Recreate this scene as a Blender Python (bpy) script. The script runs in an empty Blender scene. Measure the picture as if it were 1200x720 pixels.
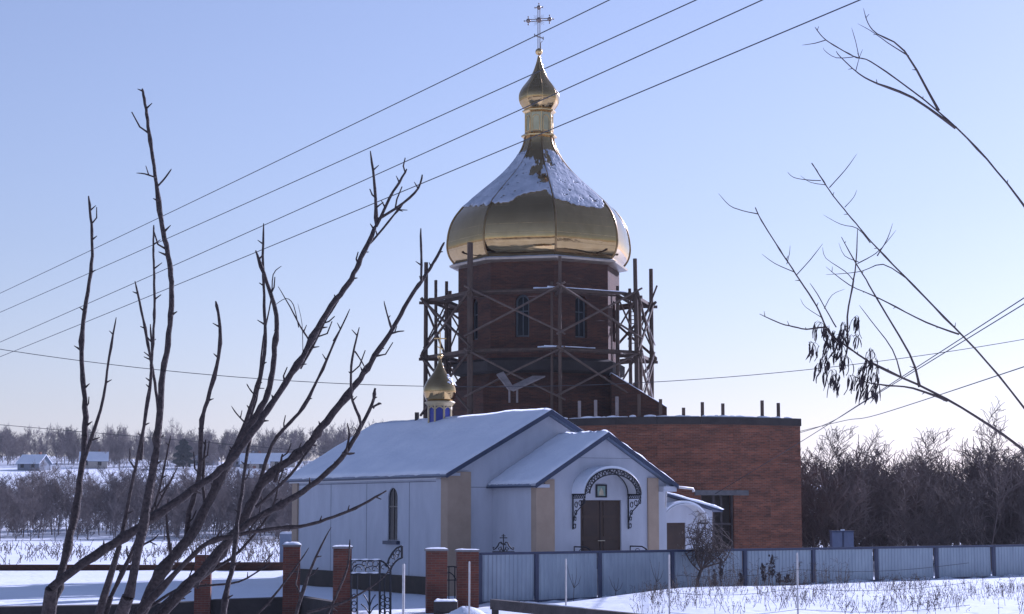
import bpy, math, random
import numpy as np
from mathutils import Vector, Matrix
from mathutils.geometry import tessellate_polygon

random.seed(7)
scn = bpy.context.scene
COL = scn.collection
R = math.radians
PI = math.pi

# ------------------------------------------------------------------ camera
F, H = 2200.0, 3.3
PITCH = math.atan(238 / F)
cp, sp = math.cos(PITCH), math.sin(PITCH)
cam = bpy.data.cameras.new('camera')
cam.lens = 36 * F / 1200
cam.sensor_width = 36
cam.clip_start, cam.clip_end = 0.1, 9000
co = bpy.data.objects.new('camera', cam)
COL.objects.link(co)
co.location = (0, 0, H)
co.rotation_euler = (PI / 2 + PITCH, 0, 0)
scn.camera = co


def W(px, py, D):
    """photo pixel (1200x720) at forward distance D -> world point"""
    xr, yr = (px - 600) / F, (360 - py) / F
    k = D / (cp - yr * sp)
    return Vector((xr * k, D, H + (sp + yr * cp) * k))


def sm(a, b, t):
    t = min(1, max(0, (t - a) / (b - a)))
    return t * t * (3 - 2 * t)


# ------------------------------------------------------------------ materials
def nodes_of(name):
    m = bpy.data.materials.new(name)
    m.use_nodes = True
    nt = m.node_tree
    return m, nt, nt.nodes['Principled BSDF']


def N(nt, kind, **kw):
    n = nt.nodes.new(kind)
    for k, v in kw.items():
        if k in n.inputs:
            n.inputs[k].default_value = v
        else:
            setattr(n, k, v)
    return n


def ramp(nt, fac, stops):
    r = nt.nodes.new('ShaderNodeValToRGB')
    el = r.color_ramp.elements
    while len(el) < len(stops):
        el.new(0.5)
    for e, (p, c) in zip(el, stops):
        e.position = p
        e.color = (*c, 1)
    nt.links.new(fac, r.inputs[0])
    return r


def mat(name, c1, c2=None, rough=0.7, metal=0.0, scale=3.0, bump=0.0, bscale=20.0, spec=0.5, stretch=None):
    m, nt, b = nodes_of(name)
    c2 = c2 or tuple(x * 0.75 for x in c1)
    tc = N(nt, 'ShaderNodeTexCoord')
    src = tc.outputs['Object']
    if stretch:
        mp = N(nt, 'ShaderNodeMapping')
        mp.inputs['Scale'].default_value = stretch
        nt.links.new(src, mp.inputs['Vector'])
        src = mp.outputs['Vector']
    n = N(nt, 'ShaderNodeTexNoise', Scale=scale, Detail=6.0, Roughness=0.65)
    nt.links.new(src, n.inputs['Vector'])
    rp = ramp(nt, n.outputs['Fac'], [(0.3, c2), (0.7, c1)])
    nt.links.new(rp.outputs['Color'], b.inputs['Base Color'])
    b.inputs['Roughness'].default_value = rough
    b.inputs['Metallic'].default_value = metal
    b.inputs['Specular IOR Level'].default_value = spec
    if bump:
        n2 = N(nt, 'ShaderNodeTexNoise', Scale=bscale, Detail=4.0)
        nt.links.new(src, n2.inputs['Vector'])
        bp = N(nt, 'ShaderNodeBump', Strength=bump, Distance=0.05)
        nt.links.new(n2.outputs['Fac'], bp.inputs['Height'])
        nt.links.new(bp.outputs['Normal'], b.inputs['Normal'])
    return m


def brick_mat(name, a, b_, mortar, dirt=0.5):
    m, nt, b = nodes_of(name)
    uv = N(nt, 'ShaderNodeUVMap')
    br = N(nt, 'ShaderNodeTexBrick', **{'Scale': 1.0, 'Mortar Size': 0.009, 'Mortar Smooth': 0.2, 'Bias': 0.0,
                                        'Brick Width': 0.26, 'Row Height': 0.078})
    br.inputs['Color1'].default_value = (*a, 1)
    br.inputs['Color2'].default_value = (*b_, 1)
    br.inputs['Mortar'].default_value = (*mortar, 1)
    nt.links.new(uv.outputs['UV'], br.inputs['Vector'])
    mp = N(nt, 'ShaderNodeMapping')
    mp.inputs['Scale'].default_value = (0.35, 1.6, 1)
    nt.links.new(uv.outputs['UV'], mp.inputs['Vector'])
    n = N(nt, 'ShaderNodeTexNoise', Scale=1.3, Detail=8.0, Roughness=0.7)
    nt.links.new(mp.outputs['Vector'], n.inputs['Vector'])
    rp = ramp(nt, n.outputs['Fac'], [(0.25, (dirt,) * 3), (0.62, (1.05, 1.0, 0.98))])
    mx = N(nt, 'ShaderNodeMix', data_type='RGBA', blend_type='MULTIPLY')
    mx.inputs['Factor'].default_value = 1
    nt.links.new(br.outputs['Color'], mx.inputs['A'])
    nt.links.new(rp.outputs['Color'], mx.inputs['B'])
    # efflorescence streaks along the courses
    mp2 = N(nt, 'ShaderNodeMapping')
    mp2.inputs['Scale'].default_value = (0.5, 7.0, 1)
    nt.links.new(uv.outputs['UV'], mp2.inputs['Vector'])
    n3 = N(nt, 'ShaderNodeTexNoise', Scale=1.0, Detail=5.0, Roughness=0.6)
    nt.links.new(mp2.outputs['Vector'], n3.inputs['Vector'])
    rp3 = ramp(nt, n3.outputs['Fac'], [(0.66, (0, 0, 0)), (0.76, (0.4, 0.4, 0.4))])
    mx2 = N(nt, 'ShaderNodeMix', data_type='RGBA')
    nt.links.new(rp3.outputs['Color'], mx2.inputs['Factor'])
    nt.links.new(mx.outputs['Result'], mx2.inputs['A'])
    mx2.inputs['B'].default_value = (0.45, 0.36, 0.32, 1)
    nt.links.new(mx2.outputs['Result'], b.inputs['Base Color'])
    b.inputs['Roughness'].default_value = 0.9
    bp = N(nt, 'ShaderNodeBump', Strength=0.5, Distance=0.01)
    bp.invert = True
    nt.links.new(br.outputs['Fac'], bp.inputs['Height'])
    nt.links.new(bp.outputs['Normal'], b.inputs['Normal'])
    return m


def snow_mat(name, bump=0.5, s1=0.8, s2=9.0, dirt=0.0):
    m, nt, b = nodes_of(name)
    tc = N(nt, 'ShaderNodeTexCoord')
    n = N(nt, 'ShaderNodeTexNoise', Scale=s1, Detail=8.0, Roughness=0.6)
    nt.links.new(tc.outputs['Object'], n.inputs['Vector'])
    stops = [(0.3, (0.72, 0.77, 0.85)), (0.7, (0.82, 0.86, 0.92))]
    rp = ramp(nt, n.outputs['Fac'], stops)
    col = rp.outputs['Color']
    if dirt:
        n4 = N(nt, 'ShaderNodeTexNoise', Scale=0.35, Detail=10.0, Roughness=0.75)
        nt.links.new(tc.outputs['Object'], n4.inputs['Vector'])
        r4 = ramp(nt, n4.outputs['Fac'], [(0.60, (0, 0, 0)), (0.72, (dirt,) * 3)])
        mx = N(nt, 'ShaderNodeMix', data_type='RGBA')
        nt.links.new(r4.outputs['Color'], mx.inputs['Factor'])
        nt.links.new(col, mx.inputs['A'])
        mx.inputs['B'].default_value = (0.25, 0.2, 0.16, 1)
        col = mx.outputs['Result']
    nt.links.new(col, b.inputs['Base Color'])
    b.inputs['Roughness'].default_value = 0.65
    b.inputs['Specular IOR Level'].default_value = 0.25
    n2 = N(nt, 'ShaderNodeTexNoise', Scale=s2, Detail=6.0, Roughness=0.6)
    nt.links.new(tc.outputs['Object'], n2.inputs['Vector'])
    bp = N(nt, 'ShaderNodeBump', Strength=bump, Distance=0.12)
    nt.links.new(n2.outputs['Fac'], bp.inputs['Height'])
    if dirt:
        vo = N(nt, 'ShaderNodeTexVoronoi', Scale=1.1, Randomness=1.0)
        nt.links.new(tc.outputs['Object'], vo.inputs['Vector'])
        dm_ = ramp(nt, vo.outputs['Distance'], [(0.0, (0, 0, 0)), (0.22, (1, 1, 1))])
        bp3 = N(nt, 'ShaderNodeBump', Strength=0.7, Distance=0.10)
        nt.links.new(dm_.outputs['Color'], bp3.inputs['Height'])
        nt.links.new(bp.outputs['Normal'], bp3.inputs['Normal'])
        bp = bp3
    nt.links.new(bp.outputs['Normal'], b.inputs['Normal'])
    return m


def glass_mat(name, c):
    m, nt, b = nodes_of(name)
    b.inputs['Base Color'].default_value = (*c, 1)
    b.inputs['Roughness'].default_value = 0.2
    b.inputs['Specular IOR Level'].default_value = 0.12
    return m


def gold_mat():
    m, nt, b = nodes_of('polished gilded sheet')
    tc = N(nt, 'ShaderNodeTexCoord')
    n = N(nt, 'ShaderNodeTexNoise', Scale=2.2, Detail=3.0)
    nt.links.new(tc.outputs['Object'], n.inputs['Vector'])
    rp = ramp(nt, n.outputs['Fac'], [(0.3, (0.38, 0.26, 0.11)), (0.7, (0.44, 0.31, 0.14))])
    nt.links.new(rp.outputs['Color'], b.inputs['Base Color'])
    b.inputs['Metallic'].default_value = 1
    b.inputs['Roughness'].default_value = 0.035
    br = N(nt, 'ShaderNodeTexBrick', **{'Scale': 1.0, 'Mortar Size': 0.012, 'Brick Width': 1.2, 'Row Height': 0.5})
    uv = N(nt, 'ShaderNodeUVMap')
    nt.links.new(uv.outputs['UV'], br.inputs['Vector'])
    n2 = N(nt, 'ShaderNodeTexNoise', Scale=1.6, Detail=2.0)
    nt.links.new(tc.outputs['Object'], n2.inputs['Vector'])
    bp = N(nt, 'ShaderNodeBump', Strength=0.22, Distance=0.05)
    nt.links.new(n2.outputs['Fac'], bp.inputs['Height'])
    bp2 = N(nt, 'ShaderNodeBump', Strength=0.3, Distance=0.012)
    nt.links.new(br.outputs['Fac'], bp2.inputs['Height'])
    nt.links.new(bp.outputs['Normal'], bp2.inputs['Normal'])
    nt.links.new(bp2.outputs['Normal'], b.inputs['Normal'])
    return m


M = {
    'snow': snow_mat('snow', 0.35, 0.8, 6.0),
    'frost': mat('thin frosty snow', (0.52, 0.56, 0.64), (0.30, 0.34, 0.41), 0.6, scale=1.3, bump=0.5, bscale=7),
    'ground': snow_mat('snow cover', 0.45, 0.15, 2.2, 0.25),
    'white': mat('white plaster', (0.53, 0.55, 0.60), (0.44, 0.46, 0.51), 0.85, scale=1.5, bump=0.15, bscale=40, stretch=(1, 1, 0.35)),
    'tan': mat('tan plaster', (0.42, 0.32, 0.23), (0.35, 0.265, 0.19), 0.85, scale=2, bump=0.15, bscale=40),
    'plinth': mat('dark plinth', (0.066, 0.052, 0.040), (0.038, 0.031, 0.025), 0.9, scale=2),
    'fascia': mat('blue painted metal', (0.024, 0.038, 0.085), (0.018, 0.028, 0.062), 0.5, scale=4),
    'roofmetal': mat('grey blue roof sheet', (0.20, 0.25, 0.34), (0.14, 0.18, 0.26), 0.5, scale=3),
    'soffit': mat('white soffit', (0.78, 0.78, 0.78), (0.7, 0.7, 0.7), 0.6),
    'seam': mat('grey joint', (0.22, 0.24, 0.28), None, 0.8),
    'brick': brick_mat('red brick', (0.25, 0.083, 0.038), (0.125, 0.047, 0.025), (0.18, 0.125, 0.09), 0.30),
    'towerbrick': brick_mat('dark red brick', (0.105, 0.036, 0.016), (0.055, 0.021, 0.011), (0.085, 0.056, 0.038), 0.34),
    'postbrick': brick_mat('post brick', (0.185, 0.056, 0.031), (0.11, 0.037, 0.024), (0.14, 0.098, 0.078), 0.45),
    'concrete': mat('grey concrete', (0.26, 0.25, 0.25), (0.15, 0.145, 0.15), 0.9, scale=1.5, bump=0.3, bscale=12),
    'lintel': mat('stained lintel concrete', (0.15, 0.145, 0.145), (0.09, 0.088, 0.09), 0.9, scale=3),
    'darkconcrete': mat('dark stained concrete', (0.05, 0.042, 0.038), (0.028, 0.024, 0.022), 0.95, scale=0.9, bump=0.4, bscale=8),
    'gold': gold_mat(),
    'goldtrim': mat('gilded trim', (0.78, 0.55, 0.24), (0.6, 0.4, 0.17), 0.25, 1.0, scale=4),
    'rib': mat('dull bronze rib', (0.34, 0.23, 0.10), (0.2, 0.13, 0.06), 0.3, 1.0, scale=4),
    'cream': mat('gilded panel', (0.46, 0.41, 0.24), (0.36, 0.32, 0.18), 0.3, 0.85, scale=3),
    'zinc': mat('white zinc cornice', (0.42, 0.37, 0.30), (0.30, 0.26, 0.21), 0.35, 0.5, scale=2),
    'steel': mat('tarnished cross metal', (0.30, 0.25, 0.22), (0.2, 0.15, 0.12), 0.35, 0.8, scale=6),
    'bluepanel': mat('deep blue panel', (0.02, 0.035, 0.28), (0.015, 0.025, 0.2), 0.4),
    'whitepaint': mat('cream paint', (0.50, 0.41, 0.23), (0.4, 0.31, 0.16), 0.4),
    'scaffold': mat('weathered scaffold timber', (0.115, 0.077, 0.053), (0.055, 0.038, 0.029), 0.9, scale=3, stretch=(1, 1, 0.3)),
    'brace': mat('greyed batten', (0.16, 0.115, 0.085), (0.085, 0.062, 0.05), 0.9, scale=3),
    'plank': mat('grey plank', (0.30, 0.26, 0.24), (0.18, 0.155, 0.145), 0.9, scale=3),
    'lightwood': mat('pale batten', (0.48, 0.42, 0.38), (0.36, 0.3, 0.28), 0.85, scale=3),
    'rail': mat('dark weathered timber', (0.085, 0.07, 0.065), (0.045, 0.038, 0.036), 0.9, scale=2, bump=0.3, bscale=14),
    'door': mat('brown timber door', (0.055, 0.026, 0.011), (0.034, 0.016, 0.007), 0.5, scale=2, stretch=(4, 4, 0.4)),
    'doorpanel': mat('brown door panel', (0.045, 0.021, 0.009), (0.028, 0.013, 0.006), 0.5, scale=2),
    'iron': mat('black wrought iron', (0.016, 0.018, 0.026), (0.010, 0.011, 0.016), 0.5, 0.3, scale=8),
    'brass': mat('door handle metal', (0.5, 0.45, 0.35), None, 0.3, 1.0),
    'glass': glass_mat('dark window glass', (0.012, 0.014, 0.018)),
    'curtain': mat('brown window interior', (0.055, 0.045, 0.04), (0.03, 0.025, 0.022), 0.35, scale=5),
    'greenframe': mat('grey green window frame', (0.07, 0.085, 0.09), (0.045, 0.055, 0.06), 0.6),
    'poly': mat('pale canopy sheet', (0.62, 0.62, 0.62), (0.54, 0.54, 0.54), 0.35, scale=2),
    'iconpic': mat('painted icon panel', (0.30, 0.42, 0.36), (0.16, 0.24, 0.20), 0.5, scale=6),
    'iconfig': mat('icon figure', (0.60, 0.52, 0.36), (0.40, 0.33, 0.22), 0.5, scale=8),
    'fence': mat('pale zinc fence sheet', (0.31, 0.37, 0.43), (0.22, 0.27, 0.33), 0.45, 0.25, scale=2.2, stretch=(1, 1, 0.3)),
    'fenceblue': mat('navy fence steel', (0.030, 0.042, 0.095), (0.022, 0.03, 0.065), 0.5, scale=4),
    'bark': mat('dark bark', (0.085, 0.064, 0.058), (0.020, 0.015, 0.016), 0.9, scale=45, bump=0.5, bscale=60),
    'twig': mat('grey brown twig', (0.11, 0.085, 0.075), (0.06, 0.045, 0.042), 0.9, scale=2),
    'farwood': mat('bare woodland twigs', (0.19, 0.16, 0.155), (0.11, 0.09, 0.09), 0.95, scale=0.25),
    'farwood2': mat('brown thicket twigs', (0.20, 0.155, 0.135), (0.09, 0.07, 0.064), 0.95, scale=0.3),
    'pod': mat('dry dark seed pods', (0.040, 0.028, 0.030), (0.02, 0.014, 0.016), 0.8, scale=8),
    'weed': mat('dry weed stalk', (0.075, 0.056, 0.046), (0.04, 0.03, 0.027), 0.95, scale=2),
    'wire': mat('dark cable', (0.045, 0.045, 0.05), None, 0.6),
    'polegrey': mat('pale grey pole', (0.60, 0.58, 0.56), (0.45, 0.43, 0.42), 0.5, scale=6),
    'housewall': mat('house wall', (0.42, 0.38, 0.33), (0.34, 0.3, 0.26), 0.9),
    'houseblue': mat('grey blue house wall', (0.16, 0.19, 0.24), (0.12, 0.14, 0.18), 0.9),
    'cabinet': mat('blue grey metal', (0.09, 0.115, 0.19), (0.06, 0.075, 0.13), 0.5),
    'evergreen': mat('dense dark tree needles', (0.04, 0.055, 0.05), (0.02, 0.03, 0.028), 0.9, scale=0.8),
}

# ------------------------------------------------------------------ mesh builder


class MB:
    def __init__(self):
        self.v, self.f, self.s = [], [], []

    def add(self, vs, fs, smooth=False):
        o = len(self.v)
        self.v += [tuple(p) for p in vs]
        self.f += [tuple(i + o for i in q) for q in fs]
        self.s += [smooth] * len(fs)
        return self

    def hexa(self, b, t):
        """b, t: 4 bottom + 4 top corners (any consistent winding)"""
        return self.add(list(b) + list(t), [(3, 2, 1, 0), (4, 5, 6, 7), (0, 1, 5, 4), (1, 2, 6, 5), (2, 3, 7, 6), (3, 0, 4, 7)])

    def box(self, x0, x1, y0, y1, z0, z1, fn=None):
        fn = fn or (lambda a, b, c: (a, b, c))
        q = [(x0, y0), (x1, y0), (x1, y1), (x0, y1)]
        return self.hexa([fn(a, b, z0) for a, b in q], [fn(a, b, z1) for a, b in q])

    def beam(self, p, q, w, h, up=(0, 0, 1)):
        p, q = Vector(p), Vector(q)
        d = (q - p).normalized()
        s = d.cross(Vector(up))
        if s.length < 1e-4:
            s = d.cross(Vector((1, 0, 0)))
        s.normalize()
        u = s.cross(d)
        s, u = s * w / 2, u * h / 2
        return self.hexa([p - s - u, p + s - u, p + s + u, p - s + u], [q - s - u, q + s - u, q + s + u, q - s + u])

    def tube(self, pts, rad, sides=6, cap=True, smooth=True):
        pts = [Vector(p) for p in pts]
        n = len(pts)
        if not hasattr(rad, '__len__'):
            rad = [rad] * n
        vs, fs = [], []
        t = (pts[1] - pts[0]).normalized()
        a = t.cross(Vector((0, 0, 1)))
        if a.length < 0.05:
            a = t.cross(Vector((1, 0, 0)))
        a.normalize()
        for i in range(n):
            t = (pts[min(i + 1, n - 1)] - pts[max(i - 1, 0)]).normalized()
            a = (a - t * a.dot(t))
            if a.length < 1e-5:
                a = t.orthogonal()
            a.normalize()
            b = t.cross(a)
            for k in range(sides):
                w = 2 * PI * k / sides
                vs.append(pts[i] + (a * math.cos(w) + b * math.sin(w)) * rad[i])
        for i in range(n - 1):
            for k in range(sides):
                k2 = (k + 1) % sides
                fs.append((i * sides + k, i * sides + k2, (i + 1) * sides + k2, (i + 1) * sides + k))
        self.add(vs, fs, smooth)
        if cap:
            self.add(vs[:sides], [tuple(reversed(range(sides)))])
            self.add(vs[-sides:], [tuple(range(sides))])
        return self

    def lathe(self, prof, c, sides=24, rot=0.0, smooth=True):
        """prof: list of (radius, z); c: (x, y)"""
        vs, fs = [], []
        for r, z in prof:
            for k in range(sides):
                w = rot + 2 * PI * k / sides
                vs.append((c[0] + r * math.cos(w), c[1] + r * math.sin(w), z))
        for i in range(len(prof) - 1):
            for k in range(sides):
                k2 = (k + 1) % sides
                fs.append((i * sides + k, i * sides + k2, (i + 1) * sides + k2, (i + 1) * sides + k))
        self.add(vs, fs, smooth)
        self.add(vs[:sides], [tuple(reversed(range(sides)))])
        self.add(vs[-sides:], [tuple(range(sides))])
        return self

    def ball(self, c, r, n=10):
        prof = [(max(1e-3, r * math.sin(PI * i / n)), c[2] - r * math.cos(PI * i / n)) for i in range(n + 1)]
        return self.lathe(prof, (c[0], c[1]), 12)

    def poly_extrude(self, pts3, off):
        n = len(pts3)
        a = [Vector(p) for p in pts3]
        b = [p + Vector(off) for p in a]
        self.add(a + b, [tuple(range(n)), tuple(reversed(range(n, 2 * n)))] +
                 [(i, n + i, n + (i + 1) % n, (i + 1) % n) for i in range(n)])
        return self

    def face_panel(self, O, du, nrm, outer, holes, depth):
        """planar wall with holes: outer/holes in (u, z); reveals go back by depth"""
        O, du, nrm = Vector(O), Vector(du), Vector(nrm)
        P = lambda u, z, d=0: O + du * u + Vector((0, 0, z)) - nrm * d
        loops = [[Vector((u, z, 0)) for u, z in outer]] + [[Vector((u, z, 0)) for u, z in h] for h in holes]
        flat = [p for l in loops for p in l]
        tris = tessellate_polygon(loops)
        self.add([P(p.x, p.y) for p in flat], [tuple(t) for t in tris])
        for l in loops[1:]:
            n = len(l)
            vs = [P(p.x, p.y) for p in l] + [P(p.x, p.y, depth) for p in l]
            self.add(vs, [(i, (i + 1) % n, n + (i + 1) % n, n + i) for i in range(n)])
        return self

    def build(self, name, m, parent=None, flip=False):
        return link_mesh(name, self.v, self.f, self.s, m, parent)


def world_loc(o):
    l = Vector((0, 0, 0))
    while o:
        l += o.location
        o = o.parent
    return l


def link_mesh(name, v, f, s, m, parent=None, uv=True):
    me = bpy.data.meshes.new(name)
    l = world_loc(parent) if parent else Vector((0, 0, 0))
    va = np.array(v, dtype=np.float64)
    me.from_pydata([tuple(p) for p in (va - np.array(l))], [], f)
    if s is not None:
        me.polygons.foreach_set('use_smooth', s)
    if uv:
        ul = me.uv_layers.new(name='UVMap')
        data = ul.data
        for p in me.polygons:
            n = p.normal
            if abs(n.z) > 0.75:
                fn = lambda c: (c[0], c[1])
            else:
                hx, hy = -n.y, n.x
                L = math.hypot(hx, hy) or 1
                hx, hy = hx / L, hy / L
                fn = lambda c: (c[0] * hx + c[1] * hy, c[2])
            for li, vi in zip(p.loop_indices, p.vertices):
                data[li].uv = fn(va[vi])
    me.materials.append(m)
    me.validate()
    o = bpy.data.objects.new(name, me)
    COL.objects.link(o)
    if parent:
        o.parent = parent
    return o


def fix_normals(o):
    import bmesh
    bm = bmesh.new()
    bm.from_mesh(o.data)
    bmesh.ops.remove_doubles(bm, verts=bm.verts, dist=1e-4)
    bmesh.ops.recalc_face_normals(bm, faces=bm.faces)
    bm.to_mesh(o.data)
    bm.free()
    return o


def thing(name, label, cat, loc=(0, 0, 0), group=None):
    o = bpy.data.objects.new(name, None)
    o.empty_display_size = 0.2
    COL.objects.link(o)
    o.location = loc
    o['label'], o['category'] = label, cat
    if group:
        o['group'] = group
    return o


def tag(o, label, cat, group=None, kind=None):
    o['label'], o['category'] = label, cat
    if group:
        o['group'] = group
    if kind:
        o['kind'] = kind
    return o


def copy_tree(o, parent=None):
    c = o.copy()
    COL.objects.link(c)
    c.parent = parent
    for ch in list(o.children):
        copy_tree(ch, c)
    return c


def arch_outline(u0, u1, z0, ztop, n=12):
    r = (u1 - u0) / 2
    c = (u0 + u1) / 2
    zs = ztop - r
    pts = [(u0, z0), (u1, z0)]
    pts += [(c + r * math.cos(PI * i / n), zs + r * math.sin(PI * i / n)) for i in range(n + 1)]
    return pts


# ------------------------------------------------------------------ light and sky
AZ, EL = 42, 24          # degrees right of the view direction, elevation
w = bpy.data.worlds.new('World')
scn.world = w
w.use_nodes = True
nt = w.node_tree
sky = nt.nodes.new('ShaderNodeTexSky')
sky.sky_type = 'NISHITA'
sky.sun_disc = False
sky.sun_elevation = R(EL)
sky.sun_rotation = R(AZ)
sky.air_density = 1.3
sky.dust_density = 0.5
sky.ozone_density = 1.2
sky.altitude = 150
bg = nt.nodes['Background']
bg.inputs['Strength'].default_value = 0.068
hs = nt.nodes.new('ShaderNodeHueSaturation')
hs.inputs['Saturation'].default_value = 0.70
nt.links.new(sky.outputs[0], hs.inputs['Color'])
nt.links.new(hs.outputs[0], bg.inputs['Color'])
sun = bpy.data.lights.new('sun', 'SUN')
sun.energy = 5.0
sun.angle = R(0.5)
sun.color = (1.0, 0.93, 0.83)
so = bpy.data.objects.new('sun', sun)
COL.objects.link(so)
sv = Vector((math.sin(R(AZ)) * math.cos(R(EL)), math.cos(R(AZ)) * math.cos(R(EL)), math.sin(R(EL))))
so.rotation_euler = (-sv).to_track_quat('-Z', 'Y').to_euler()
so.location = sv * 300
scn.view_settings.view_transform = 'Standard'
scn.view_settings.look = 'None'
scn.view_settings.exposure = 0.50
scn.view_settings.gamma = 1
scn.view_settings.use_curve_mapping = False
# camera white balance, set for a cool winter picture
scn.view_settings.use_white_balance = True
scn.view_settings.white_balance_temperature = 5150
scn.view_settings.white_balance_tint = 31

# ------------------------------------------------------------------ ground
rg = random.Random(3)
PH = [(rg.uniform(-1, 1), rg.uniform(-1, 1), rg.uniform(0, 6.28)) for _ in range(12)]


def wob(x, y, f):
    return sum(math.sin((a * x + b * y) * f + c) for a, b, c in PH) / 12


def yfence(x):
    return 63.0 + (x + 1.08) * 0.6706


def gh(x, y):
    yf = yfence(x)
    hf = 0.2 + 0.37 * sm(0, 15, x)
    if y > yf:
        h = hf * (1 - sm(yf, yf + 4, y)) * sm(-3, 0, x)
        h += 0.12 * sm(-3, 1, x)
    else:
        hb = 0.3 + 0.42 * sm(0.5, 6, x)
        b = sm(yf - 4.2, yf - 1.2, y)
        h = hb * (1 - b) + hf * b
        h *= sm(-3.0, 0.2, x)
    # ditch in front of the low wall
    yw = 61.0 if x > -5.9 else 65.3 if x < -7.0 else 61.0 + (-5.9 - x) / 1.1 * 4.3
    h -= 1.3 * sm(-4.9, -5.6, x) * (1 - sm(yw + 0.05, yw + 0.75, y))
    h = 1.7 * (1 - sm(11, 40, y)) + h * sm(11, 40, y)
    h += 0.035 * wob(x, y, 2.2) + 0.05 * wob(y, x, 0.7) * sm(30, 60, y)
    h += 1.2 * sm(206, 250, y)
    crest = 22 + 5 * math.sin(x * 0.011 + 0.6) + 3 * math.sin(x * 0.027)
    crest *= 1 - 0.62 * sm(10, 90, x)
    h += crest * sm(240, 660, y) + 1.2 * wob(x, y, 0.05) * sm(200, 350, y)
    return h


def axis(fine0, fine1, step, coarse):
    a = list(np.arange(fine0, fine1 + 1e-6, step))
    return sorted(set([round(c, 3) for c in coarse if c < fine0 or c > fine1] + [round(c, 3) for c in a]))


xs = axis(-26, 26, 0.45, [-1300, -800, -600, -450, -340, -260] + list(range(-200, -26, 8)) +
          [1300, 800, 600, 450, 340, 260] + list(range(28, 201, 8)))
ys = axis(6, 116, 0.55, [-700, -450, -300, -150, -80, -40, -20, -10, 0] + list(range(120, 300, 5)) + list(range(300, 760, 18)) +
          [800, 900, 1050, 1300])
gv = [(x, y, gh(x, y)) for y in ys for x in xs]
nx = len(xs)
gf = [(j * nx + i, j * nx + i + 1, (j + 1) * nx + i + 1, (j + 1) * nx + i) for j in range(len(ys) - 1) for i in range(nx - 1)]
g = link_mesh('ground', gv, gf, [True] * len(gf), M['ground'], uv=False)
g['kind'] = 'structure'

# ------------------------------------------------------------------ old white chapel
A = R(30.6)
D1 = Vector((-math.sin(A), math.cos(A), 0))     # along the ridge, away
D2 = Vector((math.cos(A), math.sin(A), 0))      # along the facade, to the right
P0 = Vector((-2.46, 72.8, 0))


def P(t, s, z):
    return P0 + D2 * t + D1 * s + Vector((0, 0, z))


MW, ML, EV, RG = 8.84, 14.5, 4.72, 7.12
chapel = thing('chapel', 'white plastered chapel with snowy blue-edged gable roof and brown double door', 'chapel', P(4.4, 7, 0))

# main walls
w_ = MB()
hole = arch_outline(4.2, 5.09, 2.09, 4.22)
w_.face_panel(P(0, 0, 0), D1, -D2, [(0, 0), (ML, 0), (ML, EV), (0, EV)], [hole], 0.3)
w_.face_panel(P(0, 0, 0), D2, -D1, [(0, 0), (MW, 0), (MW, EV), (MW / 2, RG), (0, EV)], [], 0.3)
w_.face_panel(P(0, ML, 0), D2, D1, [(0, 0), (MW, 0), (MW, EV), (MW / 2, RG), (0, EV)], [], 0.3)
w_.face_panel(P(MW, 0, 0), D1, D2, [(0, 0), (ML, 0), (ML, EV), (0, EV)], [], 0.3)
w_.build('wall', M['white'], chapel)
# plinth
pl = MB()
pl.box(-0.06, 0.0 - 0.003, -0.06, ML + 0.06, -0.3, 0.70, P)
pl.box(-0.003, 1.97, -0.06, -0.003, -0.3, 0.70, P)
pl.build('plinth', M['plinth'], chapel)
MB().box(8.0, 12.7, -0.06, 0.012, -0.3, 0.70, P).build('plinth', M['plinth'], chapel)
# panel joints and soffit band on the side wall
for s in (3.24, 7.1, 10.6):
    MB().box(-0.004, 0.0, s - 0.022, s + 0.022, 0.70, 4.42, P).build('panel_joint', M['seam'], chapel)
MB().box(-0.005, 0.0, 1.0, ML, 4.40, 4.44, P).build('panel_joint', M['seam'], chapel)
MB().box(0.95, 1.96, -0.004, 0, 4.17, 4.20, P).build('panel_joint', M['seam'], chapel)
# pilasters (tan)
MB().box(-0.08, 0.95, -0.10, 0.45, -0.0, 4.78, P).build('pilaster', M['tan'], chapel)
MB().box(-0.08, 0.3, ML - 0.5, ML + 0.06, 0.0, 4.7, P).build('pilaster', M['tan'], chapel)
MB().box(8.3, MW + 0.06, -0.10, 0.3, 0.0, 4.7, P).build('pilaster', M['tan'], chapel)
# capital strip under the corner eave
MB().box(-0.14, 0.46, -0.13, 0.50, 4.62, 4.74, P).build('soffit_block', M['white'], chapel)

# window
wf = MB()
o_, i_ = arch_outline(4.14, 5.15, 2.06, 4.28, 14), arch_outline(4.215, 5.075, 2.10, 4.205, 14)
for k in range(len(o_)):
    a, b, c, d = o_[k], o_[(k + 1) % len(o_)], i_[(k + 1) % len(o_)], i_[k]
    wf.hexa([P(-0.002, a[0], a[1]), P(-0.002, b[0], b[1]), P(0.05, b[0], b[1]), P(0.05, a[0], a[1])],
            [P(-0.03, d[0], d[1]), P(-0.03, c[0], c[1]), P(0.05, c[0], c[1]), P(0.05, d[0], d[1])])
win = wf.build('window', M['white'], chapel)
gl = MB()
gl.poly_extrude([P(0.028, u, z) for u, z in arch_outline(4.2, 5.09, 2.09, 4.22)], D2 * 0.03)
gl.build('pane', M['glass'], win)
mb = MB()
mb.box(0.004, 0.026, 4.62, 4.67, 2.12, 4.18, P)
mb.box(0.006, 0.024, 4.22, 5.07, 3.42, 3.47, P)
mb.build('frame', M['curtain'], win)
MB().box(-0.16, 0.02, 4.05, 5.3, 1.92, 2.06, P).build('sill', M['fascia'], win)


def hash2(i, j):
    return (math.sin(i * 127.1 + j * 311.7) * 43758.5453) % 1


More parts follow.
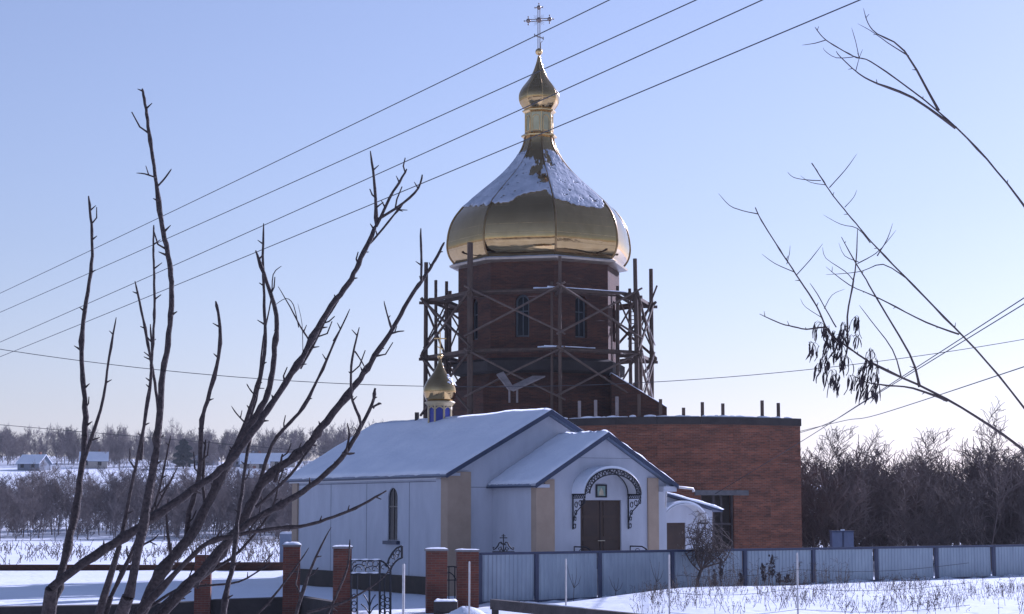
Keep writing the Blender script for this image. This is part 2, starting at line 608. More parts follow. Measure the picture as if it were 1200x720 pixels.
def vnoise(x, y):
    i, j = math.floor(x), math.floor(y)
    fx, fy = x - i, y - j
    fx, fy = fx * fx * (3 - 2 * fx), fy * fy * (3 - 2 * fy)
    return (hash2(i, j) * (1 - fx) + hash2(i + 1, j) * fx) * (1 - fy) + (hash2(i, j + 1) * (1 - fx) + hash2(i + 1, j + 1) * fx) * fy


def fbm(x, y):
    return vnoise(x, y) * 0.55 + vnoise(x * 2.3, y * 2.3) * 0.3 + vnoise(x * 5.1, y * 5.1) * 0.15


def slab(mb, a, b, c, d, th):
    a, b, c, d = map(Vector, (a, b, c, d))
    dz = Vector((0, 0, th))
    mb.hexa([a, b, c, d], [a + dz, b + dz, c + dz, d + dz])


def snow_sheet(a, b, c, d, th, nu=40, nv=24, seed=0, ragged=0.12, keep=None):
    """snow lying on a sloping quad a-b (eave) c-d (ridge), bumpy with soft edges"""
    a, b, c, d = map(Vector, (a, b, c, d))
    r = random.Random(seed)
    ph = [(r.uniform(1, 7), r.uniform(1, 7), r.uniform(0, 6)) for _ in range(8)]
    vs, fs = [], []
    for j in range(nv + 1):
        for i in range(nu + 1):
            u, v = i / nu, j / nv
            wv = sum(math.sin(p * u * 5 + q * v * 5 + k) for p, q, k in ph) / 8
            uu = min(1, max(0, u))
            vv = v
            if j == 0:
                vv = -0.012 + ragged * 0.2 * (math.sin(u * 37 + seed) * 0.35 + 0.4 * math.sin(u * 91 + 2 * seed) + 0.5 * (fbm(u * 9 + seed, 2.5) - 0.5))
            p = (a * (1 - uu) + b * uu) * (1 - vv) + (d * (1 - uu) + c * uu) * vv
            edge = 1.0
            if j in (0,) or i in (0, nu):
                edge = 0.35
            vs.append(p + Vector((0, 0, th * edge * (1 + 0.5 * wv + 0.9 * (fbm(u * 11 + seed, v * 7) - 0.5)))))
    base = len(vs)
    for j in range(nv + 1):
        for i in range(nu + 1):
            u, v = i / nu, j / nv
            vs.append((a * (1 - u) + b * u) * (1 - v) + (d * (1 - u) + c * u) * v + Vector((0, 0, -0.0)))
    W_ = nu + 1
    for j in range(nv):
        for i in range(nu):
            q = (j * W_ + i, j * W_ + i + 1, (j + 1) * W_ + i + 1, (j + 1) * W_ + i)
            fs.append(q)
    # skirt
    for i in range(nu):
        fs.append((base + i, base + i + 1, i + 1, i))
        k = nv * W_
        fs.append((k + i, k + i + 1, base + k + i + 1, base + k + i))
    for j in range(nv):
        fs.append((j * W_, (j + 1) * W_, base + (j + 1) * W_, base + j * W_))
        fs.append((base + j * W_ + nu, base + (j + 1) * W_ + nu, (j + 1) * W_ + nu, j * W_ + nu))
    return vs, fs


def gable_roof(fn, t0, t1, tm, s0, s1, s1r, ze, zr, oh, parent, th=0.14, snow_th=0.10, seed=1):
    """fn(t, s, z); eaves at t0-oh, t1+oh"""
    k = (zr - ze) / (tm - t0)
    zl = ze - k * oh
    rf = MB()
    L = [fn(t0 - oh, s0, zl), fn(t0 - oh, s1, zl), fn(tm, s1r, zr), fn(tm, s0, zr)]
    slab(rf, *[Vector(p) + Vector((0, 0, 0.03)) for p in L], th - 0.03)
    Rr = [fn(t1 + oh, s0, zl), fn(tm, s0, zr), fn(tm, s1r, zr), fn(t1 + oh, s1, zl)]
    slab(rf, *[Vector(p) + Vector((0, 0, 0.03)) for p in Rr], th - 0.03)
    ro = rf.build('roof', M['roofmetal'], parent)
    # fascias: verge boards on the front and eave boards on both sides
    vb = MB()
    vb.hexa([fn(t0 - oh - 0.02, s0 - 0.03, zl - 0.03), fn(tm, s0 - 0.03, zr - 0.04), fn(tm, s0 - 0.003, zr - 0.04), fn(t0 - oh - 0.02, s0 - 0.003, zl - 0.03)],
            [fn(t0 - oh - 0.02, s0 - 0.03, zl + th + 0.01), fn(tm, s0 - 0.03, zr + th + 0.01), fn(tm, s0 - 0.003, zr + th + 0.01), fn(t0 - oh - 0.02, s0 - 0.003, zl + th + 0.01)])
    vb.hexa([fn(tm, s0 - 0.03, zr - 0.04), fn(t1 + oh + 0.02, s0 - 0.03, zl - 0.03), fn(t1 + oh + 0.02, s0 - 0.003, zl - 0.03), fn(tm, s0 - 0.003, zr - 0.04)],
            [fn(tm, s0 - 0.03, zr + th + 0.01), fn(t1 + oh + 0.02, s0 - 0.03, zl + th + 0.01), fn(t1 + oh + 0.02, s0 - 0.003, zl + th + 0.01), fn(tm, s0 - 0.003, zr + th + 0.01)])
    vb.build('verge_board', M['fascia'], ro)
    MB().box(t0 - oh - 0.04, t0 - oh - 0.003, s0, s1, zl + 0.0, zl + 0.07, fn).build('eave_board', M['fascia'], ro)
    MB().box(t1 + oh + 0.003, t1 + oh + 0.04, s0, s1, zl + 0.0, zl + 0.07, fn).build('eave_board', M['fascia'], ro)
    up = Vector((0, 0, th + 0.002))
    v, f = snow_sheet(*[Vector(p) + up for p in (fn(t0 - oh + 0.02, s1, zl), fn(t0 - oh + 0.02, s0, zl), fn(tm, s0, zr), fn(tm, s1r, zr))], snow_th, seed=seed)
    link_mesh('snow_cover', v, f, [True] * len(f), M['snow'], ro, uv=False)
    v, f = snow_sheet(*[Vector(p) + up for p in (fn(t1 + oh - 0.02, s0, zl), fn(t1 + oh - 0.02, s1, zl), fn(tm, s1r, zr), fn(tm, s0, zr))], snow_th, seed=seed + 1)
    link_mesh('snow_cover', v, f, [True] * len(f), M['snow'], ro, uv=False)
    return ro


gable_roof(P, 0, MW, MW / 2, -0.45, ML + 0.5, ML + 1.15, EV, RG, 0.32, chapel, seed=11)
# white box soffit under the left eave
MB().box(-0.26, -0.012, 0.5, ML, 4.50, 4.56, P).build('soffit', M['soffit'], chapel)

# porch
PW, PH_, PE, PR = 5.9, 3.28, 4.30, 6.12
PT0 = 1.98
PA = 0.5                    # asymmetry helper


def Q(t, o, z):             # porch frame: t from its left corner, o out of its facade
    return P(PT0 + t, -3.28 - o, z)


PW = 5.56 + 0.42
pw = MB()
dhole = [(1.97, 1.05), (3.84, 1.05), (3.84, 3.68), (1.97, 3.68)]
pw.face_panel(Q(0, 0, 0), D2, -D1, [(0, 0), (PW, 0), (PW, PE), (PW / 2, PR), (0, PE)], [dhole], 0.22)
pw.face_panel(Q(0, 0, 0), D1, -D2, [(0, 0), (3.275, 0), (3.275, PE), (0, PE)], [], 0.2)
pw.face_panel(Q(PW, 0, 0), D1, D2, [(0, 0), (3.275, 0), (3.275, PE), (0, PE)], [], 0.2)
pw.build('porch_wall', M['white'], chapel)
MB().box(-0.05, 0.35, -0.3, 0.08, 0, 4.28, Q).build('pilaster', M['tan'], chapel)
MB().box(0.352, 0.78, -0.05, 0.06, 0, 4.46, Q).build('pilaster', M['tan'], chapel)
MB().box(5.06, 5.56, -0.05, 0.07, 0, 4.55, Q).build('pilaster', M['tan'], chapel)
MB().box(-0.06, -0.003, -3.2, 0.06, -0.2, 0.7, Q).build('plinth', M['plinth'], chapel)
MB().box(1.6, 4.4, -0.004, 0.0, 5.28, 5.30, Q).build('panel_joint', M['seam'], chapel)
gable_roof(lambda t, s, z: Q(t, -s, z), 0, PW, PW / 2, -0.42, 3.26, 3.26, PE, PR, 0.26, chapel, seed=21)
# eave return boxes on the facade
MB().box(-0.28, 0.36, 0.085, 0.38, 4.14, 4.26, Q).build('soffit_block', M['white'], chapel)
MB().box(5.58, 6.2, 0.005, 0.38, 4.02, 4.22, Q).build('soffit_block', M['white'], chapel)
# gutter pipe at the right eave
MB().tube([Q(6.15, 0.25, 4.22), Q(7.1, 0.22, 4.14), Q(7.14, 0.22, 4.02)], 0.05, 8).build('gutter_spout', M['polegrey'], chapel)
MB().tube([Q(5.85, 0.2, 4.05), Q(5.85, 0.1, 3.4)], 0.03, 8).build('downpipe', M['polegrey'], chapel)

# door
dr = MB()
dr.box(1.975, 3.835, -0.14, -0.08, 1.055, 3.675, Q)
door = dr.build('door', M['door'], chapel)
for a, b in ((2.03, 2.87), (2.95, 3.79)):
    pnl = MB()
    for z0, z1 in ((1.15, 2.15), (2.3, 3.0), (3.1, 3.6)):
        pnl.box(a + 0.1, b - 0.1, -0.08, -0.055, z0, z1, Q)
    pnl.build('door_panel', M['doorpanel'], door)
MB().box(2.895, 2.915, -0.079, -0.06, 1.06, 3.67, Q).build('meeting_strip', M['iron'], door)
MB().box(2.78, 3.1, -0.05, -0.02, 2.12, 2.15, Q).build('handle', M['brass'], door)
# icon: frame, panel and a plain figure
ic = MB()
for t0, t1, z0, z1 in ((2.66, 3.16, 4.22, 4.28), (2.66, 3.16, 3.78, 3.84), (2.66, 2.72, 3.84, 4.22), (3.10, 3.16, 3.84, 4.22)):
    ic.box(t0, t1, 0.003, 0.05, z0, z1, Q)
icon = ic.build('icon', M['iron'], chapel)
MB().box(2.72, 3.10, 0.004, 0.022, 3.84, 4.22, Q).build('picture', M['iconpic'], icon)
fg = MB()
fg.poly_extrude([Q(2.91 + 0.10 * a, 0.026, 3.98 + 0.12 * b) for a, b in ((-1, -1), (1, -1), (0.9, 0.2), (0.45, 0.75), (0, 1.5), (-0.45, 0.75), (-0.9, 0.2))], D1 * -0.004)
fg.build('figure', M['iconfig'], icon)

# steps and handrails
stp = MB()
for k in range(6):
    stp.box(1.7, 4.1, 0.0 if k == 0 else 1.2 + 0.3 * (k - 1), 1.2 + 0.3 * k, -0.2, 1.05 - 0.17 * k, Q)
stp.build('steps', M['concrete'], chapel)
for t in (1.62, 4.18):
    hr = MB()
    hr.tube([Q(t, 0.10, 1.05), Q(t, 0.10, 1.92)], 0.025)
    hr.tube([Q(t, 0.10, 1.92), Q(t, 0.9, 1.92), Q(t, 1.2, 1.82), Q(t, 1.5, 1.62), Q(t, 2.7, 0.9)], 0.028)
    hr.tube([Q(t, 1.15, 1.05), Q(t, 1.15, 1.84)], 0.022)
    hr.tube([Q(t, 2.65, 0.0), Q(t, 2.65, 0.93)], 0.022)
    hr.tube([Q(t, 0.10, 1.5), Q(t, 1.15, 1.5)], 0.018)
    hr.tube([Q(t, 0.6 + 0.18 * math.cos(a), 1.68 + 0.16 * math.sin(a)) for a in np.linspace(0, 2 * PI, 14)], 0.014, 5)
    hr.build('handrail', M['iron'], chapel)


def canopy(fn, tc, half, zfoot, rise, proj, parent, th=0.03, snow=True, bracket=True, lace=True):
    n = 24
    arc = lambda k, dr=0.0: (tc - (half + dr) * math.cos(PI * k / n), zfoot + (rise + dr) * math.sin(PI * k / n))
    sh = MB()
    for k in range(n):
        (a, za), (b, zb) = arc(k), arc(k + 1)
        (c, zc), (d, zd) = arc(k, th), arc(k + 1, th)
        sh.hexa([fn(a, 0.004, za), fn(a, proj, za), fn(b, proj, zb), fn(b, 0.004, zb)],
                [fn(c, 0.004, zc), fn(c, proj, zc), fn(d, proj, zd), fn(d, 0.004, zd)])
    can = sh.build('canopy', M['poly'], parent)
    if snow:
        sn = MB()
        for k in range(n):
            m0, m1 = math.sin(PI * k / n), math.sin(PI * (k + 1) / n)
            h0, h1 = th + 0.005 + 0.09 * m0 ** 1.1, th + 0.005 + 0.09 * m1 ** 1.1
            a, b = arc(k, th + 0.003), arc(k + 1, th + 0.003)
            c, d = arc(k, h0), arc(k + 1, h1)
            sn.hexa([fn(a[0], 0.006, a[1]), fn(a[0], proj - 0.04, a[1]), fn(b[0], proj - 0.04, b[1]), fn(b[0], 0.006, b[1])],
                    [fn(c[0], 0.006, c[1]), fn(c[0], proj - 0.04, c[1]), fn(d[0], proj - 0.04, d[1]), fn(d[0], 0.006, d[1])])
        sn.build('snow_cover', M['snow'], can)
    fa = MB()
    W_ = 0.20 if lace else 0.06
    fa.tube([fn(*(lambda a: (a[0], proj + 0.01, a[1]))(arc(k))) for k in range(n + 1)], 0.028, 6)
    if lace:
        fa.tube([fn(*(lambda a: (a[0], proj + 0.01, a[1]))(arc(k, -W_))) for k in range(n + 1)], 0.024, 6)
        for k in range(0, n, 1):
            a, b = arc(k, -0.02), arc(k + 0.5, -W_ + 0.02)
            c = arc(k + 1, -0.02)
            fa.tube([fn(a[0], proj + 0.01, a[1]), fn(b[0], proj + 0.01, b[1]), fn(c[0], proj + 0.01, c[1])], 0.016, 5)
        for k in range(1, n, 2):
            cc = arc(k, -W_ / 2)
            fa.tube([fn(cc[0] + 0.07 * math.cos(x), proj + 0.012, cc[1] + 0.07 * math.sin(x)) for x in np.linspace(0, 2 * PI, 10)], 0.014, 5)
    fa.build('front_arch', M['iron'] if lace else M['white'], can)
    ba = MB()
    ba.tube([fn(*(lambda a: (a[0], 0.03, a[1]))(arc(k, -0.01))) for k in range(n + 1)], 0.022, 6)
    ba.build('wall_arch', M['iron'] if lace else M['white'], can)
    if bracket:
        for t in (tc - half, tc + half):
            bk = MB()
            z0 = zfoot - bracket
            bk.tube([fn(t, 0.04, zfoot), fn(t, 0.04, z0)], 0.032)
            bk.tube([fn(t, 0.0, zfoot - 0.03), fn(t, proj, zfoot - 0.03)], 0.035)
            bk.tube([fn(t, 0.0, zfoot - 0.17), fn(t, proj, zfoot - 0.17)], 0.02)
            for q in np.arange(0.05, proj, 0.13):
                bk.tube([fn(t, q, zfoot - 0.17), fn(t, min(q + 0.065, proj), zfoot - 0.03), fn(t, min(q + 0.13, proj), zfoot - 0.17)], 0.016, 5)
            # S scroll
            pts = []
            for x in np.linspace(0, 1, 22):
                pts.append(fn(t, 0.06 + (proj - 0.12) * (1 - x) ** 1.5 * (1 + 0.25 * math.sin(6 * x)), zfoot - 0.2 - (bracket - 0.45) * x))
            bk.tube(pts, 0.02, 6)
            for oc, zc, rr in ((0.62 * proj, zfoot - 0.36, 0.12), (0.3 * proj, zfoot - 0.42, 0.12), (0.27 * proj, zfoot - 0.72, 0.10), (0.16, z0 + 0.12, 0.10), (proj - 0.08, zfoot - 0.3, 0.10), (0.22 * proj, zfoot - 0.95, 0.08)):
                bk.tube([fn(t, oc + rr * (1 - 0.05 * x) * math.cos(x), zc + rr * (1 - 0.05 * x) * math.sin(x)) for x in np.linspace(0.6, 2 * PI + 1.2, 18)], 0.018, 5)
            bk.build('bracket', M['iron'], can)
    return can


canopy(Q, 2.88, 1.27, 3.92, 0.93, 0.9, chapel, bracket=1.35)

# lean-to on the right
lw = MB()
lh = [(10.08, 0.6), (11.25, 0.6), (11.25, 2.78), (10.08, 2.78)]
LS = 0.02


def Lf(t, o, z):
    return P(t, LS - o, z)


lw.face_panel(Lf(0, 0, 0), D2, -D1, [(MW + 0.07, 0), (12.62, 0), (12.62, 3.28), (MW + 0.07, 4.2)], [[(a, b) for a, b in lh]], 0.15)
lw.face_panel(Lf(12.62, 0, 0), D1, D2, [(0, 0), (6, 0), (6, 3.28), (0, 3.28)], [], 0.1)
lw.build('annex_wall', M['white'], chapel)
lr = MB()
slab(lr, Lf(MW + 0.01, 0.3, 4.2), Lf(12.95, 0.3, 3.22), Lf(12.95, -6, 3.22), Lf(MW + 0.01, -6, 4.2), 0.09)
lro = lr.build('annex_roof', M['fascia'], chapel)
v, f = snow_sheet(*[Vector(p) + Vector((0, 0, 0.092)) for p in (Lf(12.93, 0.3, 3.22), Lf(12.93, -6, 3.22), Lf(MW + 0.02, -6, 4.2), Lf(MW + 0.02, 0.3, 4.2))], 0.14, 24, 20, seed=5)
link_mesh('snow_cover', v, f, [True] * len(f), M['snow'], lro, uv=False)
d2 = MB().box(10.085, 11.245, -0.1, -0.05, 0.6, 2.775, Lf).build('annex_door', M['door'], chapel)
MB().box(10.2, 11.1, -0.05, -0.03, 0.75, 1.7, Lf).box(10.2, 11.1, -0.05, -0.03, 1.85, 2.65, Lf).build('door_panel', M['doorpanel'], d2)
MB().box(11.05, 11.18, -0.03, -0.005, 1.6, 1.64, Lf).build('handle', M['brass'], d2)
canopy(Lf, 10.75, 1.12, 2.78, 0.78, 0.7, chapel, bracket=0.0, lace=False)
for t in (9.63, 11.87):
    b_ = MB()
    b_.tube([Lf(t, 0.0, 2.76), Lf(t, 0.7, 2.76)], 0.035)
    b_.tube([Lf(t, 0.03, 2.76), Lf(t, 0.03, 1.9)], 0.02)
    b_.tube([Lf(t, 0.05 + 0.5 * (1 - x) ** 1.5, 2.7 - 0.7 * x) for x in np.linspace(0, 1, 12)], 0.018, 5)
    b_.build('annex_bracket', M['iron'], chapel)

# cupola on the ridge
cx, cy = P(4.42, 8.88, 0).x, P(4.42, 8.88, 0).y
KC = 0.0383                 # metres per photo pixel at this distance
zc = lambda py: W(515, py, cy).z
cu = MB().lathe([(0.50, 6.6), (0.50, zc(474))], (cx, cy), 8, R(22.5), smooth=False)
cup = cu.build('cupola', M['bluepanel'], chapel)
for k in range(8):
    a = R(22.5 + 45 * k)
    q = (cx + 0.52 * math.cos(a), cy + 0.52 * math.sin(a))
    MB().lathe([(0.045, 6.7), (0.045, zc(475))], q, 8).build('column', M['whitepaint'], cup)
ar = MB()
ar.lathe([(0.53, zc(476.5)), (0.57, zc(475.8)), (0.59, zc(474.3)), (0.66, zc(473.2)), (0.68, zc(471.8)), (0.6, zc(470.5))], (cx, cy), 24)
for k in range(8):
    a0, a1 = R(22.5 + 45 * k), R(67.5 + 45 * k)
    p0 = Vector((cx + 0.545 * math.cos(a0), cy + 0.545 * math.sin(a0), 0))
    p1 = Vector((cx + 0.545 * math.cos(a1), cy + 0.545 * math.sin(a1), 0))
    zt = zc(479)
    ar.tube([p0.lerp(p1, x) + Vector((0, 0, zt + 0.13 * math.sin(PI * x) - 0.06)) for x in np.linspace(0, 1, 9)], 0.035, 5)
ar.build('cornice', M['whitepaint'], cup)
prof = [(0.56, 470.5), (0.66, 467), (0.72, 462), (0.73, 458), (0.69, 453), (0.58, 447), (0.42, 441), (0.27, 435.5), (0.16, 430), (0.09, 425), (0.045, 420.5)]


def catmull(pts, n=6):
    out = []
    for i in range(len(pts) - 1):
        p0, p1, p2, p3 = pts[max(i - 1, 0)], pts[i], pts[i + 1], pts[min(i + 2, len(pts) - 1)]
        for k in range(n):
            t = k / n
            out.append(tuple(0.5 * (2 * b + (c - a) * t + (2 * a - 5 * b + 4 * c - d) * t * t + (3 * b - a - 3 * c + d) * t ** 3)
                             for a, b, c, d in zip(p0, p1, p2, p3)))
    out.append(pts[-1])
    return out


MB().lathe([(r, zc(y)) for r, y in catmull(prof, 4)], (cx, cy), 40).build('onion_dome', M['gold'], cup)
MB().ball((cx, cy, zc(418)), 0.13).build('ball', M['goldtrim'], cup)
FX = D2                     # crosses face along the facade


def simple_cross(cx, cy, z0, z1, zarm, half, th, name, m, parent):
    c = MB()
    c.beam((cx, cy, z0), (cx, cy, z1), th, th, (0, 1, 0))
    u = Vector((1, 0.1, 0)).normalized()
    c.beam(Vector((cx, cy, zarm)) - u * half, Vector((cx, cy, zarm)) + u * half, th * 0.99, th * 0.99)
    zl = z0 + (zarm - z0) * 0.42
    c.beam(Vector((cx, cy, zl + 0.06)) - u * half * 0.5, Vector((cx, cy, zl - 0.06)) + u * half * 0.5, th * 0.9, th * 0.9)
    return c.build(name, m, parent)


simple_cross(cx, cy, zc(416), zc(389.5), zc(397), 0.27, 0.05, 'cross', M['goldtrim'], cup)
# a little snow on the right shoulder of the small dome
sn = MB()
for k, (a, y, s_) in enumerate(((-30, 447, 0.16), (-18, 444, 0.14), (-38, 443, 0.11), (-8, 450, 0.13), (-25, 440, 0.09), (-48, 449, 0.1))):
    r_ = np.interp(y, [435.5, 441, 447, 453], [0.27, 0.42, 0.58, 0.69])
    a = R(a)
    o_ = Vector((cx + r_ * math.cos(a), cy + r_ * math.sin(a), zc(y)))
    n_ = Vector((math.cos(a), math.sin(a), 1.0)).normalized()
    u_ = n_.orthogonal().normalized()
    v_ = n_.cross(u_)
    ring = [o_ + (u_ * math.cos(x) + v_ * math.sin(x)) * s_ * (0.8 + 0.3 * math.sin(3 * x + k)) for x in np.linspace(0, 2 * PI, 13)[:-1]]
    sn.add(ring + [o_ + n_ * 0.05], [(i, (i + 1) % 12, 12) for i in range(12)], True)
sn.build('snow_patch', M['snow'], cup)

# chimney pipe
p_ = P(4.42, 11.05, 0)
MB().lathe([(0.10, 6.9), (0.10, W(488, 483.5, p_.y).z)], (p_.x, p_.y), 10).build('flue_pipe', M['plinth'], chapel)

# ------------------------------------------------------------------ new brick church
T = Vector((W(632, 300, 100).x, 100, 0))
KT = 4.82 / 105
church = thing('brick_church', 'unfinished red brick church with an octagonal drum and golden onion dome', 'church', (T.x, T.y, 0))
ANG = [-90 + 9 + 45 * k for k in range(8)]      # vertex directions in degrees (0 = +x), first 9 deg right of the camera


def ring(Rc, k):
    a = R(ANG[k % 8])
    return Vector((T.x + Rc * math.cos(a), T.y + Rc * math.sin(a), 0))


def octo(mb, R0, z0, R1, z1):
    for k in range(8):
        a, b = ring(R0, k), ring(R0, k + 1)
        c, d = ring(R1, k + 1), ring(R1, k)
        mb.add([a + Vector((0, 0, z0)), b + Vector((0, 0, z0)), c + Vector((0, 0, z1)), d + Vector((0, 0, z1))], [(0, 1, 2, 3)])


RD = 4.38
base = MB()
octo(base, 5.0, 0, 5.0, 9.5)
octo(base, 5.0, 9.5, 4.25, 10.33)
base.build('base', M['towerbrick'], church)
led = MB()
octo(led, 4.2, 10.30, 4.66, 10.42)
octo(led, 4.66, 10.42, 4.66, 10.95)
octo(led, 4.66, 10.95, RD, 11.1)
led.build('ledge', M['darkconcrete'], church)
sh_ = MB()
x0, x1, x2 = T.x + 3.6, T.x + 5.55, T.x + 6.5
sh_.hexa([(x0, 95.6, 7.3), (x2, 96.6, 7.3), (x2, 103, 7.3), (x0, 104, 7.3)], [(x0, 95.6, 10.25), (x2, 96.6, 8.55), (x2, 103, 8.55), (x0, 104, 10.25)])
shr = sh_.build('shoulder', M['towerbrick'], church)
v, f = snow_sheet((x2, 96.6, 8.556), (x2, 103, 8.556), (x0, 104, 10.256), (x0, 95.6, 10.256), 0.09, 16, 16, seed=17)
link_mesh('snow_cover', v, f, [True] * len(f), M['snow'], shr, uv=False)
drum = MB()
facets = []
for k in range(8):
    a, b = ring(RD, k), ring(RD, k + 1)
    du = (b - a).normalized()
    L = (b - a).length
    nrm = Vector((du.y, -du.x, 0))
    hole = arch_outline(L / 2 - 0.37, L / 2 + 0.37, 12.15, 14.35)
    drum.face_panel(a, du, nrm, [(0, 11.05), (L, 11.05), (L, 16.09), (0, 16.09)], [hole], 0.35)
    facets.append((a, du, nrm, L))
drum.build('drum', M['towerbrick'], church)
for a, du, nrm, L in facets:
    fp = lambda u, z, d: a + du * (L / 2 + u) + Vector((0, 0, z)) - nrm * d
    fr = MB()
    o_, i_ = arch_outline(-0.37, 0.37, 12.15, 14.35), arch_outline(-0.27, 0.27, 12.25, 14.24)
    for k in range(len(o_)):
        k2 = (k + 1) % len(o_)
        fr.hexa([fp(*o_[k], 0.28), fp(*o_[k2], 0.28), fp(*o_[k2], 0.22), fp(*o_[k], 0.22)], [fp(*i_[k], 0.28), fp(*i_[k2], 0.28), fp(*i_[k2], 0.22), fp(*i_[k], 0.22)])
    fr.beam(fp(0, 12.2, 0.25), fp(0, 14.3, 0.25), 0.05, 0.05, nrm)
    fr.beam(fp(-0.3, 13.5, 0.25), fp(0.3, 13.5, 0.25), 0.049, 0.049, nrm)
    wn = fr.build('drum_window', M['greenframe'], church)
    MB().poly_extrude([fp(u, z, 0.26) for u, z in arch_outline(-0.36, 0.36, 12.16, 14.34)], -nrm * 0.02).build('pane', M['glass'], wn)
# unseen dark core added inside so daylight does not pass through the drum
MB().lathe([(3.6, 11.0), (3.6, 15.9)], (T.x, T.y), 16).build('drum_light_block', M['darkconcrete'], church)

# cornice
cor = MB()
octo(cor, RD, 16.06, 4.70, 16.12)
octo(cor, 4.70, 16.12, 4.85, 16.15)
octo(cor, 4.85, 16.15, 4.87, 16.25)
octo(cor, 4.87, 16.25, 4.40, 16.36)
cornice = cor.build('cornice', M['zinc'], church)
cs = MB()
octo(cs, 4.80, 16.27, 4.74, 16.31)
octo(cs, 4.74, 16.31, 4.40, 16.41)
cs.build('snow_cover', M['frost'], cornice)

# dome
ty = lambda py: W(632, py, 100).z
px_prof = [(317, 91.5), (312, 96.4), (306, 101), (300, 103.6), (293, 104.9), (287, 104.8), (281, 104.2), (275, 103.2), (268, 101.3), (262, 98.8), (256, 95.4), (250, 91), (245, 86.8),
           (240, 81), (232, 72.5), (225, 64.5), (216, 54), (208, 45), (200, 37), (190, 28.8), (182, 23.6), (175, 19.8), (168, 17.4), (162, 16.5)]
dprof = [(r * KT / 0.965, ty(y)) for y, r in catmull([(y, r) for y, r in px_prof], 3)]


def rad_at(z):
    zs = [p[1] for p in dprof]
    return float(np.interp(z, zs, [p[0] for p in dprof]))


dm = MB()
NU = 6
for k in range(8):
    vs, fs = [], []
    for r, z in dprof:
        a, b = ring(r, k), ring(r, k + 1)
        for i in range(NU + 1):
            u = i / NU
            p = a.lerp(b, u)
            d = (p - T)
            d.z = 0
            p = p + d.normalized() * (0.035 * r * 4 * u * (1 - u) * 0.5)
            vs.append((p.x, p.y, z))
    for j in range(len(dprof) - 1):
        for i in range(NU):
            o_ = j * (NU + 1) + i
            fs.append((o_, o_ + 1, o_ + NU + 2, o_ + NU + 1))
    dm.add(vs, fs, True)
dome = dm.build('dome', M['gold'], church)
for k in range(8):
    MB().tube([ring(r, k) + Vector((0, 0, z)) for r, z in dprof], 0.055, 6).build('rib', M['rib'], dome)


# snow on the dome facets, as thick ragged sheets
def dome_snow(k, inside):
    nu, nv = 64, 110
    y0, y1 = 262.0, 165.0
    vs, fs, idx = [], [], {}

    def vert(i, j, top):
        key = (i, j, top)
        if key not in idx:
            y = y0 + (y1 - y0) * j / nv
            z = ty(y)
            r = rad_at(z)
            u = i / nu
            p = ring(r, k).lerp(ring(r, k + 1), u)
            d = p - T
            d.z = 0
            d.normalize()
            p = p + d * (0.035 * r * 4 * u * (1 - u) * 0.5) + Vector((0, 0, z))
            slope = Vector((d.x, d.y, 0.8)).normalized()
            p = p + slope * ((0.045 + 0.03 * fbm(i * 0.2, j * 0.2)) if top else 0.004)
            idx[key] = len(vs)
            vs.append(p)
        return idx[key]
    on = {}
    for j in range(nv):
        for i in range(nu):
            u, y = (i + 0.5) / nu, y0 + (y1 - y0) * (j + 0.5) / nv
            on[i, j] = 0.02 < u < 0.98 and inside(u, y) and fbm(u * 13 + k * 3.7, y * 0.36 + k) > 0.27
    for (i, j), o_ in on.items():
        if not o_:
            continue
        q = [(i, j), (i + 1, j), (i + 1, j + 1), (i, j + 1)]
        fs.append(tuple(vert(a, b, 1) for a, b in q))
        for (a, b), (na, nb) in (((0, 1), (0, -1)), ((1, 2), (1, 0)), ((2, 3), (0, 1)), ((3, 0), (-1, 0))):
            if not on.get((i + na, j + nb), False):
                A_, B_ = q[a], q[b]
                fs.append((vert(*A_, 0), vert(*B_, 0), vert(*B_, 1), vert(*A_, 1)))
    if fs:
        link_mesh('snow_patch', vs, fs, [True] * len(fs), M['frost'], dome, uv=False)


nz = lambda u, y, s=1.0: (fbm(u * 9 + s * 17, y * 0.22 + s * 5) - 0.5)


def in_left(u, y):
    return 182 - 10 * nz(u, y, 2) < y < 250 + 8 * u - 6 + 10 * nz(u, y, 3)


def in_fl(u, y):            # front left facet
    low = np.interp(u, [0, 0.3, 0.45, 0.6, 0.9, 1], [252, 248, 243, 237, 236, 246]) + 7 * nz(u, y, 4)
    up = np.interp(u, [0, 0.5, 0.75, 1], [190, 191, 196, 189]) + 9 * nz(u, y, 5)
    h = ((u - 0.66) / 0.2) ** 2 + ((y - 205) / 10.5) ** 2 + 3.0 * nz(u, y, 6) < 1.0
    h2 = ((u - 0.85) / 0.17) ** 2 + ((y - 221) / 7.0) ** 2 + 4.2 * nz(u, y, 7) < 0.75
    h3 = u > 0.80 and y < 203 + 14 * nz(u, y, 8)
    return up < y < low and not h and not h2 and not h3


def in_fr(u, y):            # front right facet
    low = np.interp(u, [0, 0.05, 0.2, 0.5, 0.8, 1], [246, 248, 251, 254, 256, 244]) + 5 * nz(u, y, 9)
    up = np.interp(u, [0, 0.5, 1], [183, 180, 184]) + 8 * nz(u, y, 10)
    h = ((u - 0.22) / 0.2) ** 2 + ((y - 193) / 11.0) ** 2 + 3.0 * nz(u, y, 11) < 1.0
    return up < y < low and not h


dome_snow(7, in_fl)
dome_snow(6, in_left)
dome_snow(0, in_fr)
dome_snow(4, lambda u, y: 190 + 12 * nz(u, y, 12) < y < 240 + 14 * nz(u, y, 13))

